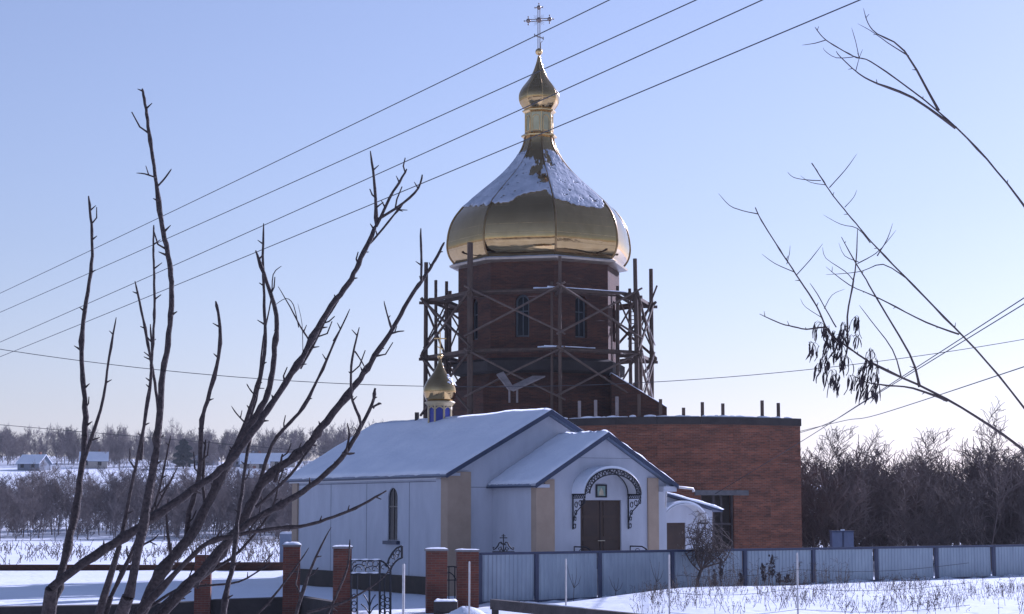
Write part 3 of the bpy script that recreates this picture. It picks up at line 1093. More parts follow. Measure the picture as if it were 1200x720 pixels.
# lantern
lz0, lz1 = ty(160), ty(133)
ln = MB()
octo(ln, 0.76, lz0, 0.76, lz1)
lantern = ln.build('lantern', M['cream'], church)
for k in range(8):
    a, b = ring(0.76, k), ring(0.76, k + 1)
    du = (b - a).normalized()
    nrm = Vector((du.y, -du.x, 0))
    L = (b - a).length
    af = MB()
    out = arch_outline(0.1, L - 0.1, lz0 + 0.22, lz1 - 0.2, 8)
    af.tube([a + du * u + Vector((0, 0, z)) + nrm * 0.01 for u, z in out + [out[0]]], 0.022, 5)
    af.tube([a + Vector((0, 0, lz0)), a + Vector((0, 0, lz1))], 0.03, 5)
    af.build('arch_panel', M['goldtrim'], lantern)
lc = MB()
octo(lc, 0.74, ty(163), 0.98, ty(161.5))
octo(lc, 0.98, ty(161.5), 0.98, ty(160))
octo(lc, 0.98, ty(160), 0.80, ty(157.5))
octo(lc, 0.80, ty(157.5), 0.765, ty(156))
lc.build('lower_cornice', M['goldtrim'], lantern)
lc = MB()
octo(lc, 0.765, ty(134), 0.92, ty(132))
octo(lc, 0.92, ty(132), 0.92, ty(130.6))
octo(lc, 0.92, ty(130.6), 0.72, ty(129))
lc.build('upper_cornice', M['goldtrim'], lantern)
od = [(130, 16.5), (126, 19.5), (121, 22.3), (115, 23.2), (109, 22), (103, 18.6), (98, 14.8), (93, 11), (87, 7.6), (80, 4.8), (73, 2.6), (66, 1.0)]
op = [(r * KT / 0.97, ty(y)) for y, r in catmull(od, 3)]
om = MB()
for k in range(8):
    vs, fs = [], []
    for r, z in op:
        a, b = ring(r, k), ring(r, k + 1)
        for i in range(5):
            u = i / 4
            p = a.lerp(b, u)
            d = p - T
            d.z = 0
            p = p + d.normalized() * (0.05 * r * 4 * u * (1 - u))
            vs.append((p.x, p.y, z))
    for j in range(len(op) - 1):
        for i in range(4):
            fs.append((j * 5 + i, j * 5 + i + 1, j * 5 + i + 6, j * 5 + i + 5))
    om.add(vs, fs, True)
udome = om.build('upper_dome', M['gold'], church)
for k in range(8):
    MB().tube([ring(r, k) + Vector((0, 0, z)) for r, z in op], 0.02, 5).build('rib', M['goldtrim'], udome)
MB().ball((T.x, T.y, ty(61)), 0.2).build('ball', M['goldtrim'], church)

# ornate three-bar cross
cr = MB()
u = Vector((1, -0.28, 0)).normalized()
C0 = Vector((T.x, T.y, 0))
zt, zb, za = ty(9), ty(58), ty(23.7)
for s_ in (-0.055, 0.055):
    cr.tube([C0 + u * s_ + Vector((0, 0, zb)), C0 + u * s_ + Vector((0, 0, zt))], 0.026, 6)
    cr.tube([C0 - u * 0.6 + Vector((0, 0, za + s_)), C0 + u * 0.6 + Vector((0, 0, za + s_))], 0.026, 6)


def trefoil(c, d):
    e = Vector((0, 0, 1)) if abs(d.z) < 0.5 else u
    cr.ball(c, 0.125, 8)
    for v_ in (d, e, -e):
        cr.tube([c, c + v_ * 0.2], 0.02, 5)
        cr.ball(c + v_ * 0.215, 0.045, 6)


trefoil(C0 + u * 0.60 + Vector((0, 0, za)), u)
trefoil(C0 - u * 0.60 + Vector((0, 0, za)), -u)
trefoil(C0 + Vector((0, 0, zt)), Vector((0, 0, 1)))
cr.ball(C0 + Vector((0, 0, za)), 0.15, 8)
for a in range(45, 360, 90):
    for da in (-14, 0, 14):
        v_ = u * math.cos(R(a + da)) + Vector((0, 0, math.sin(R(a + da))))
        cr.tube([C0 + Vector((0, 0, za)) + v_ * 0.14, C0 + Vector((0, 0, za)) + v_ * (0.34 if da else 0.40)], 0.007, 4)
zl = ty(43.5)
cr.beam(C0 - u * 0.24 + Vector((0, 0, zl + 0.10)), C0 + u * 0.24 + Vector((0, 0, zl - 0.10)), 0.06, 0.06)
for s_ in (-1, 1):
    cr.beam(C0 + u * 0.24 * s_ + Vector((0, 0, zl - s_ * 0.10 + 0.09)), C0 + u * 0.24 * s_ + Vector((0, 0, zl - s_ * 0.10 - 0.09)), 0.05, 0.05, (0, 1, 0))
cr.tube([C0 + u * 0.1 + Vector((0, 0, zb)), C0 + u * 0.09 + Vector((0, 0, zb + 0.35)), C0 + u * 0.2 + Vector((0, 0, zb + 0.45))], 0.02, 5)
cr.build('cross', M['steel'], church)

# nave arm with the bowed front wall
AX = [0.0, 1.3, 2.6, 3.8, 5.0, 6.0, 6.9, 7.9, 8.95, 10.55, 10.95, 12.4, 14.0]
AD = np.interp(AX, [0, 2.6, 5, 6.9, 9, 11.5, 14], [93.6, 91.6, 89.9, 89.3, 89.35, 90.0, 91.3])
TOP, BAND = 7.72, 7.36
aw, ab = MB(), MB()
opening = None
for i in range(len(AX) - 1):
    a, b = Vector((AX[i], AD[i], 0)), Vector((AX[i + 1], AD[i + 1], 0))
    du = (b - a).normalized()
    L = (b - a).length
    nrm = Vector((du.y, -du.x, 0))
    if abs(AX[i] - 8.95) < 0.01:
        opening = (a, du, nrm, L)
        aw.face_panel(a, du, nrm, [(0, 4.16), (L, 4.16), (L, BAND), (0, BAND)], [], 0)
        aw.face_panel(a, du, nrm, [(0, -0.3), (L, -0.3), (L, 1.0), (0, 1.0)], [], 0)
        for uu in (0, L):
            p = a + du * uu
            aw.add([p + Vector((0, 0, 1.0)), p - nrm * 0.6 + Vector((0, 0, 1.0)), p - nrm * 0.6 + Vector((0, 0, 4.16)), p + Vector((0, 0, 4.16))], [(0, 1, 2, 3)])
    else:
        aw.face_panel(a, du, nrm, [(0, -0.3), (L, -0.3), (L, BAND), (0, BAND)], [], 0)
    ab.hexa([a + nrm * 0.06 + Vector((0, 0, BAND)), b + nrm * 0.06 + Vector((0, 0, BAND)), b - nrm * 0.5 + Vector((0, 0, BAND)), a - nrm * 0.5 + Vector((0, 0, BAND))],
            [a + nrm * 0.06 + Vector((0, 0, TOP)), b + nrm * 0.06 + Vector((0, 0, TOP)), b - nrm * 0.5 + Vector((0, 0, TOP)), a - nrm * 0.5 + Vector((0, 0, TOP))])
# side and back walls, inner faces, flat roof
e0, e1 = Vector((AX[0], AD[0], 0)), Vector((AX[-1], AD[-1], 0))
bk0, bk1 = Vector((0, 111, 0)), Vector((14, 111, 0))
for a, b in ((e1, bk1), (bk1, bk0), (bk0, e0)):
    du = (b - a).normalized()
    nrm = Vector((du.y, -du.x, 0))
    aw.face_panel(a, du, nrm, [(0, -0.3), ((b - a).length, -0.3), ((b - a).length, BAND), (0, BAND)], [], 0)
    ab.hexa([a + nrm * 0.06 + Vector((0, 0, BAND)), b + nrm * 0.06 + Vector((0, 0, BAND)), b - nrm * 0.5 + Vector((0, 0, BAND)), a - nrm * 0.5 + Vector((0, 0, BAND))],
            [a + nrm * 0.06 + Vector((0, 0, TOP)), b + nrm * 0.06 + Vector((0, 0, TOP)), b - nrm * 0.5 + Vector((0, 0, TOP)), a - nrm * 0.5 + Vector((0, 0, TOP))])
aw.build('nave_wall', M['brick'], church)
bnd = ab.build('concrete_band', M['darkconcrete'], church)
rp_ = [Vector((x, d + 0.3, 7.3)) for x, d in zip(AX, AD)] + [Vector((13.8, 110.8, 7.3)), Vector((0.2, 110.8, 7.3))]
MB().poly_extrude(rp_, (0, 0, -0.2)).build('flat_roof', M['concrete'], church)
# lumpy snow on the parapet
r = random.Random(5)
xx = 2.2
while xx < 13.6:
    Lx = r.uniform(0.2, 0.7)
    if r.random() < 0.93:
        h_ = r.uniform(0.04, 0.10)
        d0 = float(np.interp(xx, AX, AD))
        d1_ = float(np.interp(xx + Lx, AX, AD))
        pts = []
        for s_ in np.linspace(0, 1, 6):
            pts.append(Vector((xx + Lx * s_, d0 + (d1_ - d0) * s_ + 0.16, TOP + 0.005)))
        MB().tube(pts, [h_ * (0.35 + 0.65 * math.sin(PI * (0.1 + 0.8 * s_))) for s_ in np.linspace(0, 1, 6)], 8).build('snow_lump', M['snow'], bnd)
    xx += Lx * r.uniform(0.75, 1.2)
# opening: lintel, frames, dark sheet painted as the interior shade, brick pier
a, du, nrm, L = opening
op_ = lambda u, z, d: a + du * u + Vector((0, 0, z)) - nrm * d
MB().hexa([op_(-0.3, 4.0, -0.03), op_(L + 0.75, 4.0, -0.03), op_(L + 0.75, 4.0, 0.1), op_(-0.3, 4.0, 0.1)],
          [op_(-0.3, 4.24, -0.03), op_(L + 0.75, 4.24, -0.03), op_(L + 0.75, 4.24, 0.1), op_(-0.3, 4.24, 0.1)]).build('lintel', M['lintel'], church)
fr = MB()
for u0, u1 in ((0.0, 0.10), (0.62, 0.74), (1.02, 1.12), (L - 0.08, L)):
    fr.hexa([op_(u0, 1.0, 0.15), op_(u1, 1.0, 0.15), op_(u1, 1.0, 0.3), op_(u0, 1.0, 0.3)], [op_(u0, 3.99, 0.15), op_(u1, 3.99, 0.15), op_(u1, 3.99, 0.3), op_(u0, 3.99, 0.3)])
fr.hexa([op_(0.1, 2.6, 0.17), op_(L - 0.1, 2.6, 0.17), op_(L - 0.1, 2.6, 0.28), op_(0.1, 2.6, 0.28)], [op_(0.1, 2.7, 0.17), op_(L - 0.1, 2.7, 0.17), op_(L - 0.1, 2.7, 0.28), op_(0.1, 2.7, 0.28)])
of = fr.build('nave_window', M['rail'], church)
MB().hexa([op_(-0.1, 0.9, 0.62), op_(L + 0.1, 0.9, 0.62), op_(L + 0.1, 0.9, 0.7), op_(-0.1, 0.9, 0.7)], [op_(-0.1, 4.3, 0.62), op_(L + 0.1, 4.3, 0.62), op_(L + 0.1, 4.3, 0.7), op_(-0.1, 4.3, 0.7)]).build('shade_backing', M['plinth'], of)
MB().hexa([op_(0.42, 2.2, 0.1), op_(0.62, 2.2, 0.1), op_(0.62, 2.2, 0.14), op_(0.42, 2.2, 0.14)], [op_(0.42, 3.4, 0.1), op_(0.62, 3.4, 0.1), op_(0.62, 3.4, 0.14), op_(0.42, 3.4, 0.14)]).build('board', M['lightwood'], of)
# timber stubs along the parapet
for px, py in ((679, 470), (698, 469), (723, 465), (749, 462), (774, 468), (801, 478), (823, 471.5), (847, 473), (893, 469.5), (912, 472.5)):
    d = 90.0
    x = W(px, py, d).x
    d = float(np.interp(x, AX, AD)) + 0.25
    z1 = W(px, py, d).z
    x = W(px, py, d).x
    MB().box(x - 0.075, x + 0.075, d - 0.075, d + 0.075, TOP - 0.2, z1).build('parapet_post', M['plank' if px < 740 else 'scaffold'], church)

# ------------------------------------------------------------------ scaffolding
sc = thing('scaffolding', 'weathered timber pole scaffolding with cross braces around the brick drum', 'scaffolding', (T.x, T.y, 7.3))
RO, RI = 6.12, 4.98
r = random.Random(9)
tops_o = [16.05, 16.25, 16.3, 15.0, 15.0, 15.4, 16.4, 16.9]
tops_i = [15.0, 14.9, 15.2, 14.9, 15.1, 15.2, 15.4, 15.6]


def pole(p, z0, z1, rad, name='pole', lean=0.05):
    q = Vector((p.x + r.uniform(-lean, lean), p.y + r.uniform(-lean, lean), z1))
    mid = (Vector((p.x, p.y, z0)) + q) / 2 + Vector((r.uniform(-0.03, 0.03), r.uniform(-0.03, 0.03), 0))
    return MB().tube([(p.x, p.y, z0), mid, q], [rad, rad * 0.95, rad * 0.85], 8).build(name, M['scaffold'], sc)


for k in range(8):
    po, pi_ = ring(RO, k), ring(RI, k)
    foot = lambda p: 7.3 if (0.1 < p.x < 13.8 and p.y > 92.2) else 0.0
    pole(po, foot(po), tops_o[k], 0.095 if k == 0 else 0.125)
    if k not in (0, 7):
        pole(pi_, foot(pi_) if (pi_ - T).length > 5.2 else 8.7, tops_i[k], 0.10)
# the doubled poles
pole(ring(RO, 7) + Vector((0.05, 0, 0)), 0, 16.9, 0.11)
pole(ring(RO, 0) + Vector((-0.42, 0.5, 0)), 7.3, 14.8, 0.07)
pole(ring(RO, 1) + Vector((0.25, 0.6, 0)), 7.3, 13.9, 0.11)
pole(ring(RO, 2) + Vector((0.15, -1.0, 0)), 7.3, 9.0, 0.10)
pole(ring(RO, 2) + Vector((0.25, -0.3, 0)), 7.3, 8.9, 0.10)
pole(ring(RO, 6).lerp(ring(RO, 5), 0.45), 0, 15.7, 0.10)

Z1, Z2, Z3 = 14.45, 11.45, 9.0


def plank(k, z, w0, w1, n, m='scaffold', sag=0.02):
    """deck of n boards on side k between ring radii w0..w1"""
    mb = MB()
    for i in range(n):
        rr = w0 + (w1 - w0) * (i + 0.5) / n
        a, b = ring(rr, k), ring(rr, k + 1)
        e = (b - a).normalized()
        a, b = a - e * r.uniform(0.0, 0.35), b + e * r.uniform(0.0, 0.35)
        dz = r.uniform(-0.02, 0.02)
        mb.beam(a + Vector((0, 0, z + dz)), b + Vector((0, 0, z + dz + r.uniform(-0.03, 0.03))), (w1 - w0) / n * 0.9, 0.05)
    return mb.build('platform', M[m], sc)


for k in range(8):
    side = k in (1, 2, 4, 5, 6)
    for z in (Z1, Z2):
        plank(k, z, 5.2, 5.9, 3)
        lb = MB()
        for q in (RO - 0.12, RI + 0.1):
            a, b = ring(q, k), ring(q, k + 1)
            lb.beam(a + Vector((0, 0, z - 0.10)), b + Vector((0, 0, z - 0.07)), 0.07, 0.17 if side else 0.09)
        lb.build('ledger', M['scaffold'], sc)
for k in range(8):
    for z in (Z1, Z2):
        a, b = ring(RI - 0.1, k), ring(RO + 0.35, k)
        MB().beam(a + Vector((0, 0, z - 0.22)), b + Vector((0, 0, z - 0.22)), 0.11, 0.15).build('putlog', M['scaffold'], sc)

# snow on the front boards
for k, z, u0, u1 in ((0, Z1, -0.15, 0.95), (0, Z2, -0.2, 0.5), (7, Z2, 0.75, 1.0), (7, Z1, 0.7, 1.0)):
    a, b = ring(5.72, k), ring(5.72, k + 1)
    n = 14
    pts = [a.lerp(b, u0 + (u1 - u0) * i / n) + Vector((0, 0, z + 0.05)) for i in range(n + 1)]
    MB().tube(pts, [0.05 * (0.5 + fbm(i * 0.9 + k * 7, z)) for i in range(n + 1)], 6).build('snow_cover', M['snow'], sc)


def brace(p, q, rad=0.07, m='scaffold'):
    p, q = Vector(p), Vector(q)
    e = (q - p).normalized() * 0.25
    MB().tube([p - e, (p + q) / 2 + Vector((0, 0, r.uniform(-0.05, 0.05))), q + e], [rad, rad * 0.95, rad * 0.85], 6).build('brace', M[m], sc)


for k in range(8):
    a, b = ring(RO + 0.14, k), ring(RO + 0.14, k + 1)
    zz = Vector((0, 0, 1))
    if k in (7, 0):
        brace(a + zz * (Z1 + 0.1), b + zz * (Z2 + 0.75), 0.062, 'brace')
        brace(a + zz * (Z2 + 0.75), b + zz * (Z1 + 0.15), 0.062, 'brace')
        brace(a + zz * (Z2 - 0.1), b + zz * 8.9, 0.06, 'brace')
        brace(a + zz * 9.1, b + zz * (Z2 - 0.1), 0.06, 'brace')
    else:
        brace(a + zz * (Z1 - 0.1), b + zz * (Z2 + 0.2), 0.075)
        brace(a + zz * (Z2 + 0.1), b + zz * (Z1 - 0.1), 0.075)
        brace(a + zz * (Z2 - 0.2), b + zz * 8.4, 0.07)
        brace(a + zz * 8.4, b + zz * (Z2 - 0.2), 0.07)
# bays seen edge-on at both sides
for k in (1, 2, 5, 6):
    o_, i_ = ring(RO, k), ring(RI, k)
    zz = Vector((0, 0, 1))
    brace(o_ + zz * (Z1 - 0.2), i_ + zz * (Z2 + 1.2), 0.05)
    brace(i_ + zz * (Z1 - 0.1), o_ + zz * (Z2 + 0.6), 0.05)
    brace(o_ + zz * (Z2 - 0.2), i_ + zz * 9.6, 0.05)
# pale thin battens at the right
a = ring(RO, 2)
brace(W(747, 345, 98.5), W(766, 400, 98.2), 0.035, 'lightwood')
brace(W(768, 340, 98.2), W(748, 392, 98.5), 0.05)
brace(W(752, 408, 98.0), W(765, 466, 98.2), 0.035, 'lightwood')
brace(W(766, 418, 98.2), W(753, 460, 98.4), 0.03, 'lightwood')
# ladder
la, lb_ = W(737, 407, 97.6), W(739, 352, 98.0)
lc_, ld = W(747, 407, 97.6), W(746, 352, 98.0)
lad = MB()
lad.tube([la, lb_], 0.035, 6)
lad.tube([lc_, ld], 0.035, 6)
for i in range(1, 12):
    s_ = i / 12
    lad.tube([la.lerp(lb_, s_), lc_.lerp(ld, s_)], 0.022, 5)
tag(lad.build('ladder', M['scaffold']), 'wooden ladder leaning between the two decks at the right of the scaffolding', 'ladder')

# board chute in front of the drum foot
ch = thing('plank_chute', 'two grey boards set in a V on short props below the drum', 'board chute', (W(605, 480, 93.8).x, 93.8, 8.0))
def board(p, q, wdt, th):
    return MB().beam(p, q, th, wdt).build('board', M['plank'], ch)
b1 = MB().hexa([W(594, 456, 93.6), W(602, 459, 93.4), W(639, 442, 94.2), W(624, 442, 94.4)],
               [W(594, 454.5, 93.6), W(602, 457.2, 93.4), W(639, 440.5, 94.2), W(624, 440.5, 94.4)]).build('board', M['plank'], ch)
b2 = MB().hexa([W(582, 440, 94.2), W(590, 437, 94.4), W(603, 457, 93.6), W(596, 458, 93.4)],
               [W(582, 438.5, 94.2), W(590, 435.5, 94.4), W(603, 455.5, 93.6), W(596, 456.5, 93.4)]).build('board', M['plank'], ch)
for px in (597, 606):
    MB().tube([W(px, 472, 93.8), W(px, 455, 93.8)], 0.06, 6).build('prop', M['plank'], ch)

# ------------------------------------------------------------------ fences and gate
fx0, fx1 = -1.08, 14.13


def fpt(x, d=0.0):
    """point on the fence line at lateral x; d shifts towards the camera"""
    t = Vector((1, 0.6706, 0)).normalized()
    n = Vector((t.y, -t.x, 0))
    return Vector((x, yfence(x), 0)) + n * d


FT = 1.89
fence = thing('sheet_fence', 'pale zinc profiled sheet fence with navy posts and rails before the churches', 'fence', (6, yfence(6), 0.2))
edges = [562, 628, 702, 787, 872, 952, 1026]


def x_at(px):
    a = (px - 600) / F / cp * 0.9855      # near the horizon
    # solve x = a' * y on the fence line
    best = min(np.arange(-2, 30, 0.005), key=lambda x: abs(W(px, 645, yfence(x)).x - x))
    return float(best)


ex = [x_at(p) for p in edges]
step = ex[-1] - ex[-2]
ex += [ex[-1] + step * k for k in range(1, 5)]
for i in range(len(ex) - 1):
    a, b = fpt(ex[i] + 0.06), fpt(ex[i + 1] - 0.06)
    L = (b - a).length
    t = (b - a).normalized()
    n = Vector((t.y, -t.x, 0))
    z0 = 0.2 + 0.37 * sm(0, 15, ex[i]) - 0.12
    pts = []
    prof = [(0, 0), (0.085, 0), (0.1, 1), (0.155, 1), (0.17, 0)]
    u = 0
    while u < L - 0.01:
        for (q, d) in prof:
            if u + q < L:
                pts.append((u + q, d * 0.017))
        u += 0.17
    vs, fs = [], []
    jz = math.sin(i * 7.3) * 0.015
    jl = math.sin(i * 3.1 + 1) * 0.02
    for z in (z0, FT - 0.07 + jz):
        n_off = jl if z > z0 else -jl
        for q, d in pts:
            vs.append(a + t * q + n * (d + n_off * 0.5) + Vector((0, 0, z)))
    m_ = len(pts)
    fs = [(j, j + 1, m_ + j + 1, m_ + j) for j in range(m_ - 1)]
    vs2 = [v - n * 0.004 for v in vs]
    fs2 = [tuple(reversed([q + len(vs) for q in f_])) for f_ in fs]
    mb = MB().add(vs + vs2, fs + fs2)
    mb.build('panel', M['fence'], fence)
    lower = MB().beam(a + Vector((0, 0, z0 + 0.16)) + n * 0.045, b + Vector((0, 0, z0 + 0.16 + 0.37 * (sm(0, 15, ex[i + 1]) - sm(0, 15, ex[i])))) + n * 0.045, 0.03, 0.06)
    lower.build('bottom_rail', M['fenceblue'], fence)
    tr = MB().beam(fpt(ex[i]) + Vector((0, 0, FT - 0.035)), fpt(ex[i + 1]) + Vector((0, 0, FT - 0.035)), 0.11, 0.085)
    tr.build('top_rail', M['fenceblue'], fence)
for x in ex:
    p = fpt(x, 0.035)
    t = Vector((1, 0.6706, 0)).normalized()
    n = Vector((t.y, -t.x, 0))
    MB().beam(p + Vector((0, 0, -0.3)), p + Vector((0, 0, FT - 0.08)), 0.14, 0.09, n).build('post', M['fenceblue'], fence)

# brick gate and fence posts
bp_specs = [
    (237, 647, 20, 65.0, 'brick pillar with a thin snow cap, furthest from the gate behind the bare branches'),
    (341, 635, 21, 65.0, 'brick pillar with rounded snow cap where the low dark wall bends below the chapel side wall'),
    (400.5, 637, 23, 60.0, 'snow-capped brick pillar carrying the hinges of the wrought iron gate'),
    (511, 640, 26, 60.8, 'brick pillar with flat snow cap on the open side of the gate, beside a snowy stub wall'),
    (547.5, 641, 27, 61.5, 'brick pillar at the left end of the pale sheet fence with lumpy cap'),
]
TA = R(8)
for i, (px, py, wpx, D, lab) in enumerate(bp_specs):
    top = W(px, py, D)
    hw = wpx * D / F / 2 * 0.93
    zb = gh(top.x, D) - 0.5
    zt = top.z - 0.08
    pr = thing('brick_pillar', lab, 'brick pillar', (top.x, D + hw, 0), 'brick pillars of the gate and low wall')
    ca, sa = math.cos(R(5)), math.sin(R(5))
    fn = lambda a, b, z, top=top, D=D, hw=hw: (top.x + a * ca - b * sa, D + hw + a * sa + b * ca, z)
    MB().box(-hw, hw, -hw, hw, zb, zt - 0.09, fn).build('shaft', M['postbrick'], pr)
    q = hw + 0.04
    cap = MB().box(-q, q, -q, q, zt - 0.085, zt - 0.02, fn).build('cap', M['concrete'] if i else M['postbrick'], pr)
    sn = MB()
    rr = random.Random(i)
    n = 9
    vs, fs = [], []
    hmax = (0.015, 0.08, 0.035, 0.04, 0.04)[i]
    for a in range(n):
        for b in range(n):
            u_, v_ = a / (n - 1) * 2 - 1, b / (n - 1) * 2 - 1
            e = (1 - abs(u_) ** 4) * (1 - abs(v_) ** 4)
            h_ = hmax * e ** 0.5 * (1 + rr.uniform(-0.25, 0.25))
            if i == 4:
                h_ *= 0.5 + 0.9 * max(0, math.sin(a * 0.9)) * max(0.2, math.sin(b * 0.8 + 0.4))
            vs.append(fn(u_ * q * 0.97, v_ * q * 0.97, zt - 0.018 + h_))
    for a in range(n - 1):
        for b in range(n - 1):
            fs.append((a * n + b, (a + 1) * n + b, (a + 1) * n + b + 1, a * n + b + 1))
    link_mesh('snow_cap', vs, fs, [True] * len(fs), M['snow'], pr, uv=False)

# low dark wall running left of the gate
lw_ = MB()
pa = [W(391, 690, 61.0), W(352, 696, 65.3), W(330, 698, 65.3), W(247, 702, 65.3), W(226, 705, 65.3), W(130, 712, 65.3), W(-60, 716, 65.3)]
for i in range(len(pa) - 1):
    a, b = pa[i], pa[i + 1]
    nn = Vector((0, 0.85, 0))
    lo = lambda p: Vector((p.x, p.y, -1.2))
    zi, zj = (0.36, 0.34, 0.30, 0.22, 0.16, 0.05, -0.05)[i:i + 2]
    A_, B_ = Vector((a.x, a.y, zi)), Vector((b.x, b.y, zj))
    lw_.hexa([lo(a), lo(b), lo(b) + nn, lo(a) + nn], [A_, B_, B_ + nn, A_ + nn])
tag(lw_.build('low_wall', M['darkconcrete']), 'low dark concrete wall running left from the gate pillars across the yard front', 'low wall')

# gate
gt = thing('iron_gate', 'black wrought iron gate leaf with swan-neck scroll top and snow on its rails', 'gate', (W(412, 720, 59.8).x, 59.8, 0))
G = lambda px, py, d=59.8: W(px, py, d)
gfr = MB()
gfr.tube([G(411.5, 722), G(411.5, 656)], 0.03)
gfr.tube([G(445, 722), G(445, 656)], 0.04)
gfr.tube([G(457.5, 722), G(457.5, 668)], 0.04)
gfr.tube([G(411, 657), G(446, 657)], 0.03)
gfr.tube([G(411, 672.5), G(446, 672.5)], 0.03)
gfr.tube([G(445, 657), G(449, 658.5), G(453, 662), (G(456, 666)), G(457.5, 669)], 0.035)
gfr.tube([G(445, 672.5), G(451, 673), G(457.5, 674)], 0.025)
gfr.tube([G(454, 661), G(456, 655), G(460, 648), G(465, 642.5), G(471, 640)], 0.035)
gfr.tube([G(457.5, 669), G(459.5, 664), G(463, 659), G(467, 655.5), G(471, 654)], 0.03)
gfr.beam(G(471, 640), G(471, 654.5), 0.07, 0.07, (0, 1, 0))
gfr.build('frame', M['iron'], gt)
for px in (418.5, 433, 450.5):
    MB().tube([G(px, 722), G(px, 673)], 0.035 if px == 433 else 0.025).build('bar', M['iron'], gt)
gs = MB()


def ringpx(px, py, rp, d=59.8, a0=0.0, a1=2 * PI, rad=0.016, shrink=0.0):
    gs.tube([G(px + rp * (1 - shrink * x) * math.cos(a0 + (a1 - a0) * x), py - rp * (1 - shrink * x) * math.sin(a0 + (a1 - a0) * x)) for x in np.linspace(0, 1, 18)], rad, 5)


ringpx(421, 669.5, 8, a0=0.1, a1=PI)
ringpx(420, 668.5, 4, a0=0, a1=PI * 1.4)
ringpx(434, 661, 3.2)
ringpx(439, 667, 3.5, a1=5, shrink=0.5)
ringpx(431, 668, 3, a1=5)
ringpx(440, 661, 3.0, a0=2, a1=7)
ringpx(427, 660.5, 2.5, a1=5)
ringpx(416, 661.5, 2.6, a0=1, a1=6)
ringpx(449.5, 665, 3.2, a1=5, shrink=0.4)
ringpx(461, 653, 3.2, a1=5, shrink=0.4)
ringpx(466.5, 648, 3.4, a1=5.4, shrink=0.4)
ringpx(458, 661, 2.5, a0=2, a1=7)
gs.tube([G(462, 644.5), G(461, 650), G(463, 657)], 0.016, 5)
gs.tube([G(467, 642), G(468, 648), G(466, 654)], 0.016, 5)
for px in (433,):
    for s_ in (-1, 1):
        gs.tube([G(px, 712), G(px + s_ * 3, 703), G(px + s_ * 7, 697)], 0.02, 5)
        gs.tube([G(px, 720), G(px + s_ * 5, 712), G(px + s_ * 10, 708)], 0.02, 5)
for py in (700, 708, 716):
    ringpx(449, py, 2.6)
    ringpx(454, py + 3, 2.4)
    ringpx(415, py - 1, 2.4)
gs.build('scrollwork', M['iron'], gt)
gsn = MB()
for py in (656.0, 671.6):
    gsn.tube([G(412 + 34 * i / 10 - (1 if py > 660 else 0), py + 0.1 * math.sin(i * 2.1)) for i in range(11)], [0.028 + 0.012 * math.sin(i * 1.7) for i in range(11)], 6)
gsn.build('snow_line', M['snow'], gt)

# wicket arch between the two right hand pillars
wk = thing('wicket', 'small black wrought iron wicket with arched top rail between two brick pillars', 'wicket gate', (W(529, 700, 61.6).x, 61.6, 0))
k = MB()
k.tube([G(523, 664.5, 61.6), G(531, 664, 61.6), G(536, 665, 61.6)], 0.022)
k.tube([G(523, 672, 61.6), G(527, 671, 61.6), G(531, 674, 61.6), G(534, 679, 61.6)], 0.02)
k.tube([G(524, 680, 61.6), G(536, 680, 61.6)], 0.02)
k.tube([G(526, 704, 61.6), G(526, 664.5, 61.6)], 0.02)
k.tube([G(533, 704, 61.6), G(533, 664.5, 61.6)], 0.02)
k.build('frame', M['iron'], wk)

# stub wall with snow between them, and a snow heap in front
st = thing('stub_wall', 'dark stub wall with a strip of snow on top beside the brick pillars', 'stub wall', (W(520, 715, 59.6).x, 59.6, 0))
a, b = W(508, 705.5, 59.6), W(536, 705.5, 60.2)
MB().hexa([(a.x, a.y, -0.4), (b.x, b.y, -0.4), (b.x, b.y + 0.4, -0.4), (a.x, a.y + 0.4, -0.4)],
          [a, b, b + Vector((0, 0.4, 0)), a + Vector((0, 0.4, 0))]).build('block', M['darkconcrete'], st)
vs, fs = snow_sheet(a + Vector((0.02, 0.02, 0.003)), b + Vector((-0.02, 0.02, 0.003)), b + Vector((-0.02, 0.38, 0.003)), a + Vector((0.02, 0.38, 0.003)), 0.06, 14, 8, seed=3)
link_mesh('snow_cover', vs, fs, [True] * len(fs), M['snow'], st, uv=False)


def mound(cx, cy, rx, ry, z0, h, name, seed, n=28):
    r = random.Random(seed)
    ph = [(r.randint(1, 5), r.uniform(0, 6), r.uniform(0.03, 0.12)) for _ in range(6)]
    vs, fs = [], []
    rings = 14
    for j in range(rings + 1):
        q = j / rings
        for i in range(n):
            a = 2 * PI * i / n
            k = 1 + sum(c * math.sin(m_ * a + p) for m_, p, c in ph)
            bump = 1 + 0.18 * (fbm(q * 5 + seed, a * 2) - 0.5)
            vs.append((cx + rx * k * q * math.cos(a), cy + ry * k * q * math.sin(a), z0 + h * (1 - q * q) ** 0.9 * bump if q < 1 else z0 - 0.1))
    for j in range(rings):
        for i in range(n):
            fs.append((j * n + i, (j + 1) * n + i, (j + 1) * n + (i + 1) % n, j * n + (i + 1) % n))
    return link_mesh(name, vs, fs, [True] * len(fs), M['snow'], None, uv=False)


hp = W(546, 712, 55)
tag(mound(hp.x, 55.3, 0.72, 0.8, gh(hp.x, 55) - 0.15, hp.z - gh(hp.x, 55) + 0.15, 'snow_heap', 4), 'rounded heap of shovelled snow in front of the brick gate pillars', 'snow heap')

